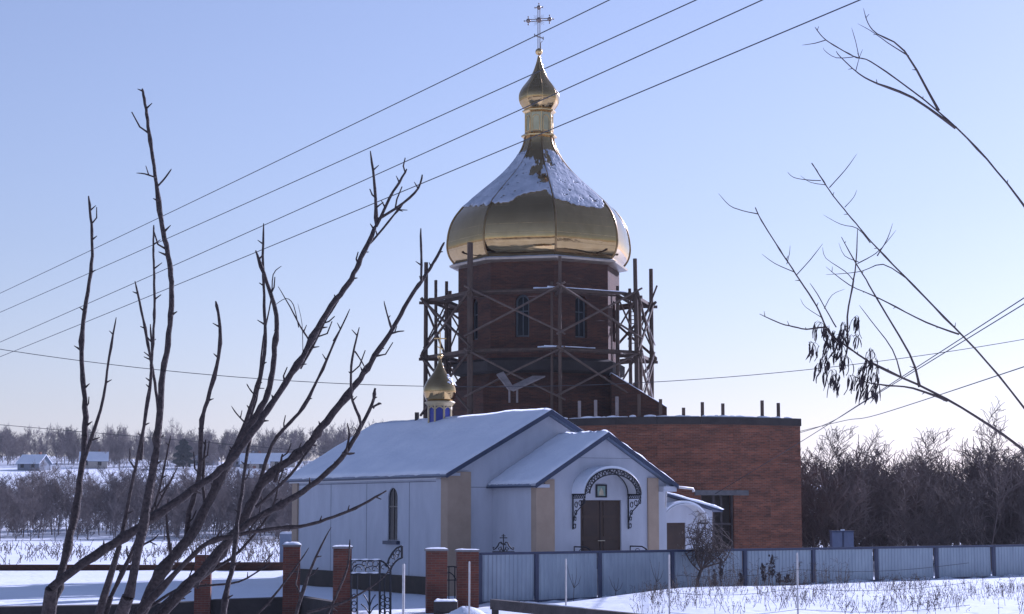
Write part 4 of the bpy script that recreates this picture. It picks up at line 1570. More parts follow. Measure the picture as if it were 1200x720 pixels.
# wooden rail in the foreground
wr = thing('timber_barrier', 'dark weathered timber barrier with thick top beam sloping down to the right', 'barrier', (1.0, 45, 0.3))
p0, p1 = W(578, 706.5, 48), W(815, 731, 39)
MB().beam(p0 - Vector((0, 0, 0.04)), p1 - Vector((0, 0, 0.04)), 0.18, 0.25).build('beam', M['rail'], wr)
for s_ in (0.012, 0.35, 0.68, 0.99):
    q = p0.lerp(p1, s_)
    MB().box(q.x - 0.09, q.x + 0.09, q.y - 0.07, q.y + 0.10, gh(q.x, q.y) - 0.3, q.z - 0.087).build('post', M['rail'], wr)
q0, q1 = p0 - Vector((0, 0, 0.55)), p1 - Vector((0, 0, 0.55))
MB().beam(q0, q1, 0.08, 0.14).build('lower_rail', M['rail'], wr)
sb = MB()
n = 24
ww = []
for i in range(n + 1):
    u_ = 0.16 + 0.35 * i / n
    ww.append(p0.lerp(p1, u_) + Vector((0, 0.03, 0.088)))
sb.tube(ww, [0.012 + 0.05 * max(0, fbm(i * 0.45, 3.3) - 0.28) * math.sin(PI * i / n) for i in range(n + 1)], 6)
sb.build('snow_cover', M['snow'], wr)

# thin wire-fence poles
wp = [(473, 661, 45, 'thin pale pole standing in front of the gap beside the iron gate'),
      (550, 658, 45, 'thin pale pole standing in front of the brick pillar by the snow heap'),
      (663, 655, 46.5, 'thin pale pole in front of the fence panel below the chapel entrance'),
      (784, 650, 43, 'thin pale pole in front of the fence beside the bare shrub'),
      (934, 648, 41, 'thin dark-footed pole in the weedy snow before the right fence panels')]
for px, py, D, lab in wp:
    t_ = W(px, py, D)
    zb = gh(t_.x, D) - 0.3
    rad = 0.032 if px in (473,) else 0.021
    m_ = MB().lathe([(rad, zb), (rad, t_.z - 0.02), (rad * 0.6, t_.z)], (t_.x, D), 10)
    o_ = m_.build('thin_pole', M['polegrey'])
    tag(o_, lab, 'pole', 'thin poles of the wire fence')
for j, py in enumerate((0.45, 0.9, 1.3)):
    pts = []
    for (px, pyy, D, _) in wp[3:]:
        t_ = W(px, pyy, D)
        pts.append(Vector((t_.x, D - 0.03, gh(t_.x, D) + py)))
    e = pts[-1] + (pts[-1] - pts[-2]) * 1.2
    pts.append(e)
    mids = []
    for i in range(len(pts) - 1):
        for s_ in np.linspace(0, 1, 8)[:-1]:
            mids.append(pts[i].lerp(pts[i + 1], s_) - Vector((0, 0, 0.10 * math.sin(PI * s_))))
    mids.append(pts[-1])
    o_ = MB().tube(mids, 0.0045, 4).build('fence_wire', M['wire'])
    tag(o_, ('lowest sagging wire strung between the thin poles over the snow', 'middle sagging wire strung between the thin poles', 'top sagging wire strung between the thin poles')[j], 'fence wire', 'wires of the thin pole fence')

# wrought iron cross ornament behind the fence
ix = x_at(590)
ib = Vector((ix, yfence(ix) + 1.1, 0.15))
kx = ib.y / F
icx = thing('iron_cross', 'small black wrought iron cross with scrolls showing above the sheet fence', 'iron cross', ib)
m_ = MB()
zt = lambda py: W(590, py, ib.y).z
X = W(590, 640, ib.y).x
m_.tube([(X, ib.y, 0.1), (X, ib.y, zt(626))], 0.022)
m_.tube([(X - 0.13, ib.y, zt(630.5)), (X + 0.13, ib.y, zt(630.5))], 0.02)
m_.tube([(X - 0.07, ib.y, zt(628.2)), (X + 0.07, ib.y, zt(628.2))], 0.016)
m_.tube([(X - 0.10, ib.y, zt(637)), (X + 0.10, ib.y, zt(639))], 0.018)
m_.build('upright', M['iron'], icx)
m_ = MB()
for s_ in (-1, 1):
    m_.tube([(X + s_ * kx * a, ib.y, zt(b)) for a, b in ((0, 639), (3, 635.5), (5, 636.5), (6.5, 640), (9, 643), (11.5, 644.5), (12, 642), (10.5, 641.5))], 0.025, 6)
    m_.tube([(X + s_ * kx * a, ib.y, zt(b)) for a, b in ((1, 646), (3, 641), (6, 643), (4, 646), (2.5, 643))], 0.022, 6)
m_.tube([(X - kx * 13, ib.y, zt(647)), (X + kx * 13, ib.y, zt(647))], 0.025)
m_.build('scrollwork', M['iron'], icx)

# blue-grey cabinet behind the fence at right
cb0 = W(975.5, 623, 82)
cb1 = W(1000, 623, 82)
cab = thing('metal_cabinet', 'blue grey two-door metal cabinet standing behind the fence before the thicket', 'cabinet', ((cb0.x + cb1.x) / 2, 82, 0))
MB().box(cb0.x, cb1.x, 82.03, 82.7, 0, cb0.z - 0.02).build('body', M['fenceblue'], cab)
MB().box(cb0.x - 0.01, cb0.x + 0.41, 82.0, 82.025, 0.2, cb0.z - 0.04).build('door', M['cabinet'], cab)
MB().box(cb1.x - 0.41, cb1.x + 0.01, 82.0, 82.025, 0.2, cb0.z - 0.04).build('door', M['cabinet'], cab)
MB().box(cb0.x - 0.03, cb1.x + 0.03, 81.98, 82.72, cb0.z - 0.018, cb0.z + 0.03).build('lid', M['fenceblue'], cab)
MB().box(cb0.x + 0.40, cb0.x + 0.55, 82.1, 82.3, cb0.z + 0.032, cb0.z + 0.09).build('snow_cap', M['snow'], cab)

# low brick wall across the far side of the yard
lbw = MB()
a, b = W(332, 668, 104), W(60, 668, 104)
for x0, x1, h_ in ((a.x - 6, a.x, 0.42), (a.x - 9, a.x - 6, 0.30), (-34, a.x - 9, 0.34)):
    lbw.box(x0, x1, 104, 104.35, -0.3, gh(x0, 104) + h_)
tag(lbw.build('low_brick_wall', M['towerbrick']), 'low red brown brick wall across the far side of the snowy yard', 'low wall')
sp0 = W(332, 633, 106)
sto = thing('stone_block', 'grey stone block with snow on top near the far chapel corner', 'stone block', (sp0.x, 106, 0))
MB().box(sp0.x - 0.2, sp0.x + 0.75, 106, 106.6, 0, W(332, 626, 106).z).build('block', M['roofmetal'], sto)
v, f = snow_sheet((sp0.x - 0.2, 106, W(332, 626, 106).z + .003), (sp0.x + 0.75, 106, W(332, 626, 106).z + .003), (sp0.x + 0.75, 106.6, W(332, 626, 106).z + .003), (sp0.x - 0.2, 106.6, W(332, 626, 106).z + .003), 0.1, 8, 6, seed=8)
link_mesh('snow_cap', v, f, [True] * len(f), M['snow'], sto, uv=False)

# ------------------------------------------------------------------ cables
cab_lab = ['uppermost of the four long power cables, crossing just below the arms of the cross',
           'second of the four long power cables, passing the tip of the small upper dome',
           'third from top of the four long power cables, crossing the small upper dome',
           'lowest of the four long power cables, crossing at the foot of the lantern']
pairs = [((170, 262), (710, 0)), ((170, 290), (812, 0)), ((170, 325), (890, 0)), ((170, 348), (1005, 0))]
for (a, b), lab in zip(pairs, cab_lab):
    ya = a[1]
    sl = (b[1] - a[1]) / (b[0] - a[0])
    p, q = W(170, ya, 60), W(700, ya + sl * 530, 36)
    d = q - p
    pts = []
    for s_ in np.linspace(-1.2, 1.6, 41):
        pts.append(p + d * s_ + Vector((0, 0, -0.05 * (1 - (s_ - 0.5) ** 2))))
    tag(MB().tube(pts, 0.0115, 5).build('power_cable', M['wire']), lab, 'cable', 'power cables overhead')
pts = []
for px in range(-80, 1300, 30):
    pts.append(W(px, 453.5 - 1.38e-4 * (px - 565) ** 2, 87.5))
tag(MB().tube(pts, 0.016, 5).build('thin_cable', M['wire']), 'thin cable sagging level across the picture behind the small cupola', 'cable')
pts = [W(px, 512.5 + 0.0855 * (px - 170), 150) for px in range(-80, 420, 20)]
tag(MB().tube(pts, 0.022, 5).build('thin_cable', M['wire']), 'thin cable over the left hillside houses', 'cable')
for k, (pa_, lab) in enumerate(((((1230, 330, 40), (1021, 465, 62), (940, 517, 79), (838, 579, 89.0)), 'service cable dropping from the right to the brick wall window'),
                                (((1230, 338, 40), (1018, 468, 64), (971, 496, 76), (935, 508, 90.8)), 'service cable dropping from the right to the brick wall corner'),
                                (((1230, 420, 40), (1029, 486, 68), (990, 493, 80), (936, 506, 90.9)), 'flatter service cable crossing in front of the right thicket'))):
    pts = catmull([tuple(W(*q)) for q in pa_], 8)
    tag(MB().tube(pts, 0.014, 5).build('service_cable', M['wire']), lab, 'cable', 'service cables to the brick church')

up_ = W(1230, 330, 40)
upo = thing('utility_pole', 'weathered wooden utility pole carrying the service cables, past the right edge of the field', 'utility pole', (up_.x + 0.1, 40.1, gh(up_.x, 40)))
MB().lathe([(0.14, gh(up_.x, 40) - 0.4), (0.10, up_.z + 0.8)], (up_.x + 0.1, 40.1), 12).build('shaft', M['scaffold'], upo)
MB().box(up_.x - 0.12, up_.x + 1.1, 39.95, 40.05, up_.z + 0.25, up_.z + 0.37).build('crossarm', M['scaffold'], upo)

# ------------------------------------------------------------------ branches of the near tree
tr = thing('bare_tree', 'bare dark leafless tree with long upright shoots close by on the left', 'tree', (-2.55, 10, 1.55))
KB = 10 / F


def branch(pts, w0, w1, d0=10.0, d1=None, knobs=True, name='branch', parent=tr, m='bark'):
    """px polyline, widths in photo pixels at both ends, depths"""
    d1 = d0 if d1 is None else d1
    n = len(pts)
    acc = [0]
    for i in range(1, n):
        acc.append(acc[-1] + math.hypot(pts[i][0] - pts[i - 1][0], pts[i][1] - pts[i - 1][1]))
    tot = acc[-1]
    P3 = []
    for (x, y), s_ in zip(pts, acc):
        D = d0 + (d1 - d0) * s_ / tot
        P3.append((*W(x, y, D), (w0 + (w1 - w0) * s_ / tot) * D / F / 2))
    sub = max(3, int(tot / n / 9))
    fine = catmull(P3, sub)
    rr = random.Random(int(pts[0][0] * 7 + pts[0][1]))
    mb = MB()
    rad = []
    for i, q in enumerate(fine):
        kn = 1 + rr.uniform(-0.10, 0.10)
        if knobs and rr.random() < 0.12:
            kn += 0.35
        rad.append(max(0.0012, q[3] * kn))
    rad[-1] *= 0.5
    rad[-2] *= 0.85
    jit = [Vector((rr.uniform(-1, 1), rr.uniform(-1, 1), rr.uniform(-1, 1))) * q[3] * 0.22 for q in fine]
    mb.tube([Vector(q[:3]) + j for q, j in zip(fine, jit)], rad, 8)
    # small buds / stubs
    if knobs:
        for i in range(2, len(fine) - 1, 4):
            if rr.random() < 0.8:
                b0 = Vector(fine[i][:3])
                t_ = (Vector(fine[i + 1][:3]) - b0).normalized()
                s_ = t_.cross(Vector((0, 1, 0))).normalized() * rr.choice((-1, 1))
                L_ = rr.uniform(0.012, 0.045)
                mb.tube([b0, b0 + (t_ * 0.7 + s_) * L_], [fine[i][3] * 0.5 + 0.002, 0.002], 5)
        if w0 > 3.4 and m == 'bark':
            for k_ in range(rr.randint(0, 2)):
                i = rr.randint(2, len(fine) - 2)
                b0 = Vector(fine[i][:3])
                t_ = (Vector(fine[i + 1][:3]) - b0).normalized()
                s_ = t_.cross(Vector((rr.uniform(-0.4, 0.4), 1, 0))).normalized() * rr.choice((-1, 1))
                L_ = rr.uniform(0.04, 0.12)
                m0 = b0 + (t_ * 0.8 + s_ * 0.8) * L_ * 0.5
                e0 = m0 + (t_ + s_ * rr.uniform(0.0, 0.6) + Vector((0, 0, 0.25))) * L_ * 0.6
                mb.tube([b0, m0, e0], [fine[i][3] * 0.35 + 0.002, 0.0045, 0.003], 6)
    return mb.build(name, M[m], parent)


# main limbs (bottom to top)
branch([(120, 800), (170, 707), (193, 663), (217, 637), (242, 595), (262, 555), (283, 513), (306, 478), (318, 444), (322, 407), (324, 370), (309, 321), (300, 294)], 17, 3.5, 10, 10.4)
branch([(60, 690), (110, 652), (170, 613), (237, 567), (270, 540), (300, 500), (321, 469), (355, 417), (383, 366), (408, 333), (423, 303), (441, 264)], 11, 5.5, 9.2, 9.9)
branch([(441, 264), (440, 232), (437, 200), (434, 177)], 4.2, 2.6, 9.9)
branch([(441, 266), (457, 232), (468, 214), (477, 198)], 4.2, 2.6, 9.9)
branch([(444, 257), (473, 238), (490, 221), (495, 205)], 3.8, 2.4, 9.9)
branch([(420, 306), (430, 290), (442, 276), (462, 252), (473, 238)], 3, 2.2, 9.9, 9.92)
branch([(352, 432), (372, 395), (383, 372), (397, 352)], 4, 3, 9.7, 9.8)
branch([(140, 790), (195, 713), (250, 657), (283, 613), (310, 563), (357, 527), (376, 502), (413, 456), (434, 426), (462, 382), (480, 350), (497, 325), (510, 305), (521, 284)], 17, 3, 10.4, 10.8)
branch([(494, 330), (494, 300), (493, 268)], 3.2, 2.6, 10.7)
branch([(130, 800), (190, 722), (220, 687), (250, 657), (277, 623), (320, 597), (363, 570), (400, 537), (433, 481), (440, 455)], 14, 3.6, 10.1, 10.2)
branch([(410, 524), (423, 497), (413, 470), (411, 446), (413, 420), (421, 384)], 4, 2.2, 10.15)
branch([(416, 412), (424, 424), (428, 432)], 2, 1.4, 10.1)
branch([(405, 532), (409, 512), (407, 496)], 3, 2, 10.15)
branch([(401, 531), (409, 532), (416, 531)], 3.2, 2.4, 10.15)
branch([(437, 478), (444, 473), (447, 474)], 3, 2.2, 10.2)
branch([(140, 745), (205, 672), (243, 637), (280, 627), (320, 620), (358, 616), (391, 606), (424, 592), (453, 575)], 8, 2.4, 9.6)
branch([(150, 700), (178, 560), (184, 515), (190, 450), (198, 392), (201, 340), (197, 300), (190, 265), (183, 215), (176, 165), (171, 128), (167, 104)], 11, 3.6, 9.0, 9.3)
branch([(185, 218), (194, 208), (201, 198)], 2.6, 1.8, 9.2)
branch([(182, 208), (170, 204), (160, 203)], 2.2, 1.4, 9.2)
branch([(140, 640), (172, 480), (178, 420), (181, 360), (180, 300), (180, 264)], 5, 2.4, 9.4)
branch([(130, 700), (173, 600), (184, 530), (186, 490), (180, 440), (170, 385), (158, 330)], 5, 2.6, 9.6)
branch([(165, 540), (171, 480), (178, 430), (176, 380)], 4, 2, 9.7)
branch([(205, 655), (217, 637), (222, 600), (232, 565), (235, 530), (237, 492), (243, 470), (254, 430), (258, 402), (257, 375), (253, 353)], 7, 3.4, 10.2)
branch([(242, 600), (238, 570), (239, 540), (241, 515)], 4.5, 2.6, 10.3)
branch([(268, 545), (278, 520), (293, 480), (305, 440), (311, 402), (310, 370), (309, 335), (308, 300), (309, 262)], 6, 2.4, 10.5)
branch([(286, 510), (300, 470), (305, 430), (309, 395), (318, 350), (320, 322), (330, 312)], 3, 1.2, 10.6, knobs=False)
branch([(289, 497), (278, 486), (271, 476)], 2, 1.2, 10.4)
branch([(293, 486), (296, 468), (300, 455), (307, 448)], 2.2, 1.4, 10.4)
branch([(301, 466), (294, 458), (289, 450)], 1.8, 1.2, 10.4)
branch([(303, 570), (318, 523), (340, 495), (355, 478), (373, 444), (387, 412), (401, 381)], 5, 2.2, 10.9)
branch([(391, 400), (403, 378), (410, 362)], 2.4, 1.4, 10.9)
branch([(362, 398), (352, 383), (340, 360), (326, 336)], 2, 1.2, 9.9)
branch([(350, 384), (344, 358), (335, 350), (322, 358)], 1.2, 0.8, 9.9, knobs=False)
branch([(355, 412), (354, 380), (349, 356)], 1.0, 0.6, 9.9, knobs=False)
branch([(459, 386), (453, 366), (450, 353)], 2.4, 1.6, 10.6)
branch([(456, 392), (466, 389), (474, 388)], 2.2, 1.6, 10.6)
branch([(262, 725), (266, 690), (273, 663), (278, 613), (283, 580), (290, 530), (296, 505)], 7, 3.4, 9.3, 9.6)
branch([(347, 720), (357, 687), (370, 653), (388, 618)], 4.5, 1.8, 9.0)
branch([(300, 722), (320, 700), (343, 670), (362, 642)], 3, 1.6, 9.4)
branch([(383, 722), (392, 703), (407, 665), (410, 632)], 3.2, 1.6, 8.8)
branch([(360, 718), (402, 706), (432, 690), (450, 676), (458, 664)], 3.4, 1.4, 8.8)
branch([(150, 660), (170, 623), (190, 583), (208, 548)], 5, 1.8, 9.8)
branch([(160, 640), (182, 590), (190, 560), (196, 530), (200, 511)], 4, 1.6, 9.8)
branch([(205, 700), (247, 670), (280, 647), (317, 600), (327, 565), (333, 548)], 5, 1.6, 10.6)
branch([(300, 595), (340, 557), (356, 536), (370, 517)], 4.5, 2.2, 10.4)
branch([(322, 565), (328, 547), (331, 532)], 4.5, 2.4, 10.5)
branch([(185, 712), (222, 688), (240, 668), (252, 657)], 4, 2.4, 10.5)
branch([(165, 640), (180, 632), (186, 626)], 3, 1.4, 10.2)
branch([(200, 650), (196, 620), (195, 600), (197, 585)], 4, 2, 10.0)
branch([(175, 712), (210, 690), (240, 687), (280, 682), (305, 668), (318, 660)], 4, 1.6, 10.6)
branch([(232, 690), (236, 672), (241, 662), (240, 638)], 3, 1.2, 10.6)
# more shoots further left
branch([(60, 720), (88, 600), (100, 500), (96, 400), (108, 300), (104, 230)], 10, 3, 10.2, 10.6)
branch([(96, 545), (118, 480), (128, 420), (136, 372)], 5, 2, 10.3)
# butt and spreading stems under the picture
tb = MB()
base = Vector((-2.55, 10.0, 1.5))
for e, r0, r1 in ((W(120, 800, 10), 0.13, 0.045), (W(60, 690, 9.2), 0.10, 0.03), (W(140, 790, 10.4), 0.12, 0.045), (W(130, 800, 10.1), 0.1, 0.04), (W(150, 700, 9.0), 0.09, 0.03),
                  (W(140, 745, 9.6), 0.07, 0.022), (W(60, 720, 10.2), 0.08, 0.028), (W(262, 725, 9.3), 0.06, 0.016), (W(140, 640, 9.4), 0.06, 0.013), (W(130, 700, 9.6), 0.06, 0.013)):
    mid = base.lerp(e, 0.5) + Vector((0, 0, -0.04))
    tb.tube([base - Vector((0, 0, 0.2)), mid, e], [r0, (r0 + r1) / 2, r1], 8)
tb.build('trunk', M['bark'], tr)
for q in ((347, 720, 9.0), (300, 722, 9.4), (383, 722, 8.8), (360, 718, 8.8)):
    e = W(*q)
    g0 = Vector((e.x * 0.9, e.y + 0.1, gh(e.x * 0.9, e.y + 0.1) - 0.1))
    MB().tube([g0, g0.lerp(e, 0.5) + Vector((0.02, 0, 0)), e], [0.014, 0.011, 0.0085], 6).build('sucker', M['bark'], tr)

# ------------------------------------------------------------------ tree on the right with hanging pods
rt = thing('pod_tree', 'slender bare tree leaning in from the right with dark hanging seed pods', 'tree', (5.55, 18, 1.6))


def rb(pts, w0, w1, d0=18.0, d1=None):
    return branch(pts, w0, w1, d0, d1, knobs=w0 > 2, name='branch', parent=rt, m='twig')


rb([(1262, 330), (1180, 215), (1110, 140), (1028, 77), (1000, 66), (968, 47), (955, 32)], 3.0, 1.2)
rb([(968, 47), (955, 51), (940, 53)], 1.2, 0.7)
rb([(1120, 150), (1070, 115), (1028, 98), (1007, 87), (985, 67), (980, 60)], 4, 1.0)
rb([(1000, 67), (980, 68), (967, 60), (965, 56)], 1.1, 0.6)
rb([(1007, 69), (1003, 50), (998, 33)], 1.1, 0.7)
rb([(1003, 83), (1007, 68), (1011, 58)], 1.0, 0.6)
rb([(1100, 130), (1060, 60), (1028, 40), (1017, 27), (1012, 10)], 3.5, 0.9)
rb([(1065, 66), (1040, 50), (1020, 36), (1005, 28)], 1.6, 0.6)
rb([(1262, 560), (1170, 440), (1095, 360), (1028, 291), (1003, 262), (976, 229), (957, 200), (951, 191)], 3.0, 1.3)
rb([(962, 212), (945, 211), (930, 208), (923, 202)], 1.2, 0.7)
rb([(972, 220), (990, 200), (1004, 181)], 1.2, 0.7)
rb([(968, 217), (950, 214), (938, 206)], 1.0, 0.6)
rb([(990, 243), (1000, 232), (1004, 223)], 1.0, 0.6)
rb([(1020, 285), (1005, 268), (985, 263), (965, 252)], 1.2, 0.6)
rb([(1262, 580), (1190, 520), (1110, 468), (1028, 429), (995, 408), (972, 390), (957, 359), (933, 322), (914, 293), (892, 258), (885, 243)], 3.8, 1.3)
rb([(888, 251), (870, 247), (855, 241), (842, 227)], 1.3, 0.7)
rb([(931, 319), (908, 309), (893, 298)], 1.2, 0.7)
rb([(934, 322), (950, 304), (964, 286)], 1.2, 0.7)
rb([(922, 310), (925, 298), (926, 288)], 1.0, 0.6)
rb([(974, 393), (968, 384), (945, 386), (930, 383), (914, 379), (890, 368)], 2.2, 1.2)
rb([(1078, 454), (1066, 415), (1028, 351), (1015, 328), (1001, 305), (986, 278)], 3, 1.2)
rb([(1124, 392), (1085, 378), (1050, 360), (1022, 346), (995, 334), (968, 313)], 2.2, 0.9)
rb([(994, 404), (993, 371), (999, 336), (1003, 309), (1005, 268)], 2.4, 1.4)
rb([(980, 384), (968, 363), (958, 345), (949, 332)], 1.6, 0.9)
rb([(964, 373), (944, 360), (938, 350)], 1.0, 0.5)
rb([(1001, 330), (990, 318), (968, 303), (964, 290)], 1.2, 0.6)
rb([(1006, 307), (990, 300), (983, 285)], 1.2, 0.5)
rb([(966, 362), (975, 346), (990, 339)], 1.0, 0.5)
rb([(1056, 442), (1046, 410), (1020, 375), (1007, 358)], 1.8, 0.9)
rb([(1063, 327), (1035, 310), (1010, 318), (985, 321), (968, 322)], 1.6, 0.6)
rb([(1028, 300), (1040, 280), (1046, 262)], 1.4, 0.7)
rb([(1005, 309), (1022, 300), (1034, 290), (1050, 270)], 1.3, 0.6)
rb([(1028, 429), (1026, 447), (1020, 458), (1028, 466)], 2, 1)
rb([(1110, 470), (1070, 455), (1040, 452), (1015, 448), (1000, 440)], 3, 1.2)
tb = MB()
p_ = W(1262, 500, 18)
tb.tube([Vector((5.62, 18, 1.4)), Vector((5.55, 18, 3.5)), Vector((5.42, 18, 5.2)), Vector((5.4, 18, 7.5)), Vector((5.35, 18, 9.5))], [0.13, 0.10, 0.085, 0.06, 0.03], 10)
tb.build('trunk', M['bark'], rt)
r = random.Random(21)
cl = [(962, 384, 8), (975, 396, 9), (988, 384, 7), (1001, 378, 9), (953, 408, 8), (968, 424, 9), (961, 432, 7), (978, 446, 9), (993, 424, 8), (1008, 438, 10), (1022, 416, 9), (1025, 457, 8), (986, 409, 7),
      (1000, 400, 6), (972, 412, 9), (975, 440, 7), (1012, 452, 8), (965, 392, 8), (1016, 432, 8), (990, 392, 6), (1024, 445, 8), (984, 398, 7), (996, 446, 6)]
for (px, py, n) in cl:
    pods = MB()
    hub = W(px, py - 6, 18)
    for i in range(int(n * 1.25)):
        a = W(px + r.uniform(-7, 7), py + r.uniform(-8, 6), 18 + r.uniform(-0.25, 0.25))
        L_ = r.uniform(8, 20) * 18 / F
        curl = r.uniform(-0.03, 0.03)
        d = Vector((r.uniform(-0.45, 0.15), r.uniform(-0.3, 0.3), -1)).normalized()
        s_ = d.cross(Vector((r.uniform(-1, 1), r.uniform(-1, 1), 0.1))).normalized()
        wd = r.uniform(1.3, 3.0) * 18 / F / 2 * 1.2
        nn = d.cross(s_)
        pods.tube([hub, hub.lerp(a, 0.6) + Vector((0, 0, 0.012)), a + d * 0.012], 0.0022, 3, smooth=False)
        ring_ = []
        for q, wk_ in ((0, 0.15), (0.3, 1), (0.65, 0.9), (1, 0.1)):
            c = a + d * L_ * q + nn * 0.012 * math.sin(3 * q) + s_ * curl * q * q
            ring_ += [c - s_ * wd * wk_, c + nn * 0.004, c + s_ * wd * wk_, c - nn * 0.004]
        fs = []
        for j in range(3):
            for k in range(4):
                k2 = (k + 1) % 4
                fs.append((j * 4 + k, j * 4 + k2, j * 4 + 4 + k2, j * 4 + 4 + k))
        pods.add(ring_, fs)
    pods.build('seed_pod_cluster', M['pod'], rt)

# ------------------------------------------------------------------ numpy trees for the background


class QB:
    """bulk quads"""
    def __init__(self):
        self.V, self.n = [], 0

    def tube(self, pts, rad, sides=3):
        pts = np.asarray(pts, float)
        d = np.gradient(pts, axis=0)
        d /= np.linalg.norm(d, axis=1)[:, None] + 1e-9
        ref = np.array([0.3, 0.9, 0.1])
        a = np.cross(d, ref)
        a /= np.linalg.norm(a, axis=1)[:, None] + 1e-9
        b = np.cross(d, a)
        rad = np.asarray(rad)[:, None]
        rs = [pts + rad * (a * math.cos(w) + b * math.sin(w)) for w in [2 * PI * k / sides for k in range(sides)]]
        for i in range(len(pts) - 1):
            for k in range(sides):
                k2 = (k + 1) % sides
                self.V.append((rs[k][i], rs[k2][i], rs[k2][i + 1], rs[k][i + 1]))

    def arr(self):
        return np.asarray(self.V, float).reshape(-1, 4, 3)


def gen_tree(rng, h, r0, spread=0.5, levels=3, nb=7, up=0.6, twig=0.012, start=0.25, tw_n=5):
    """returns (trunk quads, crown quads)"""
    tq, cq = QB(), QB()

    def limb(p, d, L, r, lev):
        n = 6 if lev == 0 else 4
        pts = [p]
        dd = d.copy()
        for i in range(n):
            dd = dd + rng.normal(0, 0.10 + 0.05 * lev, 3) + np.array([0, 0, 0.06 * up])
            dd /= np.linalg.norm(dd)
            pts.append(pts[-1] + dd * L / n)
        pts = np.array(pts)
        rad = np.linspace(r, max(r * 0.3, twig), n + 1)
        (tq if lev == 0 else cq).tube(pts, rad, 5 if lev == 0 else 3)
        if lev >= levels:
            return
        k = nb if lev == 0 else (max(4, nb - 2) if lev < levels - 1 else tw_n)
        for i in range(k):
            s = start + (1 - start) * (i + rng.random()) / k if lev == 0 else 0.2 + 0.8 * (i + rng.random()) / k
            j = min(int(s * n), n - 1)
            q = pts[j] + (pts[j + 1] - pts[j]) * (s * n - j)
            base = (pts[j + 1] - pts[j])
            base /= np.linalg.norm(base)
            az = rng.random() * 2 * PI
            side = np.array([math.cos(az), math.sin(az), 0])
            nd = base * (1 - spread) + side * spread + np.array([0, 0, up * 0.35])
            nd /= np.linalg.norm(nd)
            limb(q, nd, L * rng.uniform(0.38, 0.6) * (1.15 - 0.5 * s if lev == 0 else 1), max(r * 0.5 * (1 - 0.5 * s), twig), lev + 1)
    limb(np.zeros(3), np.array([0, 0, 1.0]), h, r0, 0)
    return tq.arr(), cq.arr()


def quads_obj(name, q, m, parent=None):
    n = len(q)
    me = bpy.data.meshes.new(name)
    me.vertices.add(n * 4)
    me.vertices.foreach_set('co', q.reshape(-1))
    me.loops.add(n * 4)
    me.loops.foreach_set('vertex_index', np.arange(n * 4, dtype=np.int32))
    me.polygons.add(n)
    me.polygons.foreach_set('loop_start', np.arange(0, n * 4, 4, dtype=np.int32))
    me.update(calc_edges=True)
    me.validate()
    me.materials.append(m)
    o = bpy.data.objects.new(name, me)
    COL.objects.link(o)
    if parent:
        o.parent = parent
    return o


def place(q, x, y, z, s, rot, sz=1.0):
    c, sn_ = math.cos(rot), math.sin(rot)
    Rm = np.array([[c, sn_, 0], [-sn_, c, 0], [0, 0, 1]])
    return (q @ Rm) * np.array([s, s, s * sz]) + np.array([x, y, z])


rng = np.random.default_rng(12)
tmpl = [gen_tree(rng, 9, 0.13, 0.62, 3, 9, 0.7, 0.022, 0.12, 7) for _ in range(4)]
bush = [gen_tree(rng, 4.0, 0.05, 0.6, 3, 8, 0.8, 0.016, 0.05, 7) for _ in range(3)]
tall = [gen_tree(rng, 12, 0.2, 0.55, 3, 10, 0.6, 0.028, 0.25, 7) for _ in range(3)]

# left: strip of scrub woodland beyond the snow field
parts = []
for i in range(300):
    x, y = rng.uniform(-100, -8), rng.uniform(208, 262)
    t = tmpl[rng.integers(4)]
    q = np.concatenate(t)
    parts.append(place(q, x, y, gh(x, y) - 0.3, rng.uniform(0.5, 0.76), rng.uniform(0, 6.28)))
for i in range(330):
    x, y = rng.uniform(-100, -8), rng.uniform(203, 240)
    q = np.concatenate(bush[rng.integers(3)])
    parts.append(place(q, x, y, gh(x, y) - 0.3, rng.uniform(0.6, 1.15), rng.uniform(0, 6.28)))
o_ = quads_obj('scrub_woodland', np.concatenate(parts), M['farwood'])
tag(o_, 'strip of bare purple-brown scrub woodland beyond the left snow field', 'woodland', kind='stuff')

parts = []  # unseen trees, added to give the gilded domes something to reflect
for i in range(150):
    x, y = rng.uniform(-110, 110), rng.uniform(-95, -50)
    parts.append(place(np.concatenate(tmpl[rng.integers(4)]), x, y, gh(x, y) - 0.3, rng.uniform(0.9, 1.7), rng.uniform(0, 6.28)))
for i in range(110):
    x, y = rng.uniform(38, 120) * (1 if rng.random() < 0.5 else -1), rng.uniform(-60, 62)
    parts.append(place(np.concatenate(tmpl[rng.integers(4)]), x, y, gh(x, y) - 0.3, rng.uniform(0.7, 1.3), rng.uniform(0, 6.28)))
tag(quads_obj('added_mirror_woodland', np.concatenate(parts), M['farwood']), 'unseen bare woodland added behind the viewpoint for the gilded domes to mirror', 'woodland', kind='stuff')

# right: dense thicket beside the brick church
parts = []
for i in range(170):
    x, y = rng.uniform(15.5, 42), rng.uniform(97, 125)
    q = np.concatenate(bush[rng.integers(3)])
    parts.append(place(q, x, y, gh(x, y) - 0.3, rng.uniform(0.7, 1.3), rng.uniform(0, 6.28)))
for i in range(85):
    x, y = rng.uniform(16, 44), rng.uniform(99, 128)
    q = np.concatenate(tmpl[rng.integers(4)])
    parts.append(place(q, x, y, gh(x, y) - 0.3, rng.uniform(0.42, 0.66), rng.uniform(0, 6.28)))
o_ = quads_obj('thicket', np.concatenate(parts), M['farwood2'])
tag(o_, 'dense dark bare thicket right of the brick church', 'thicket', kind='stuff')


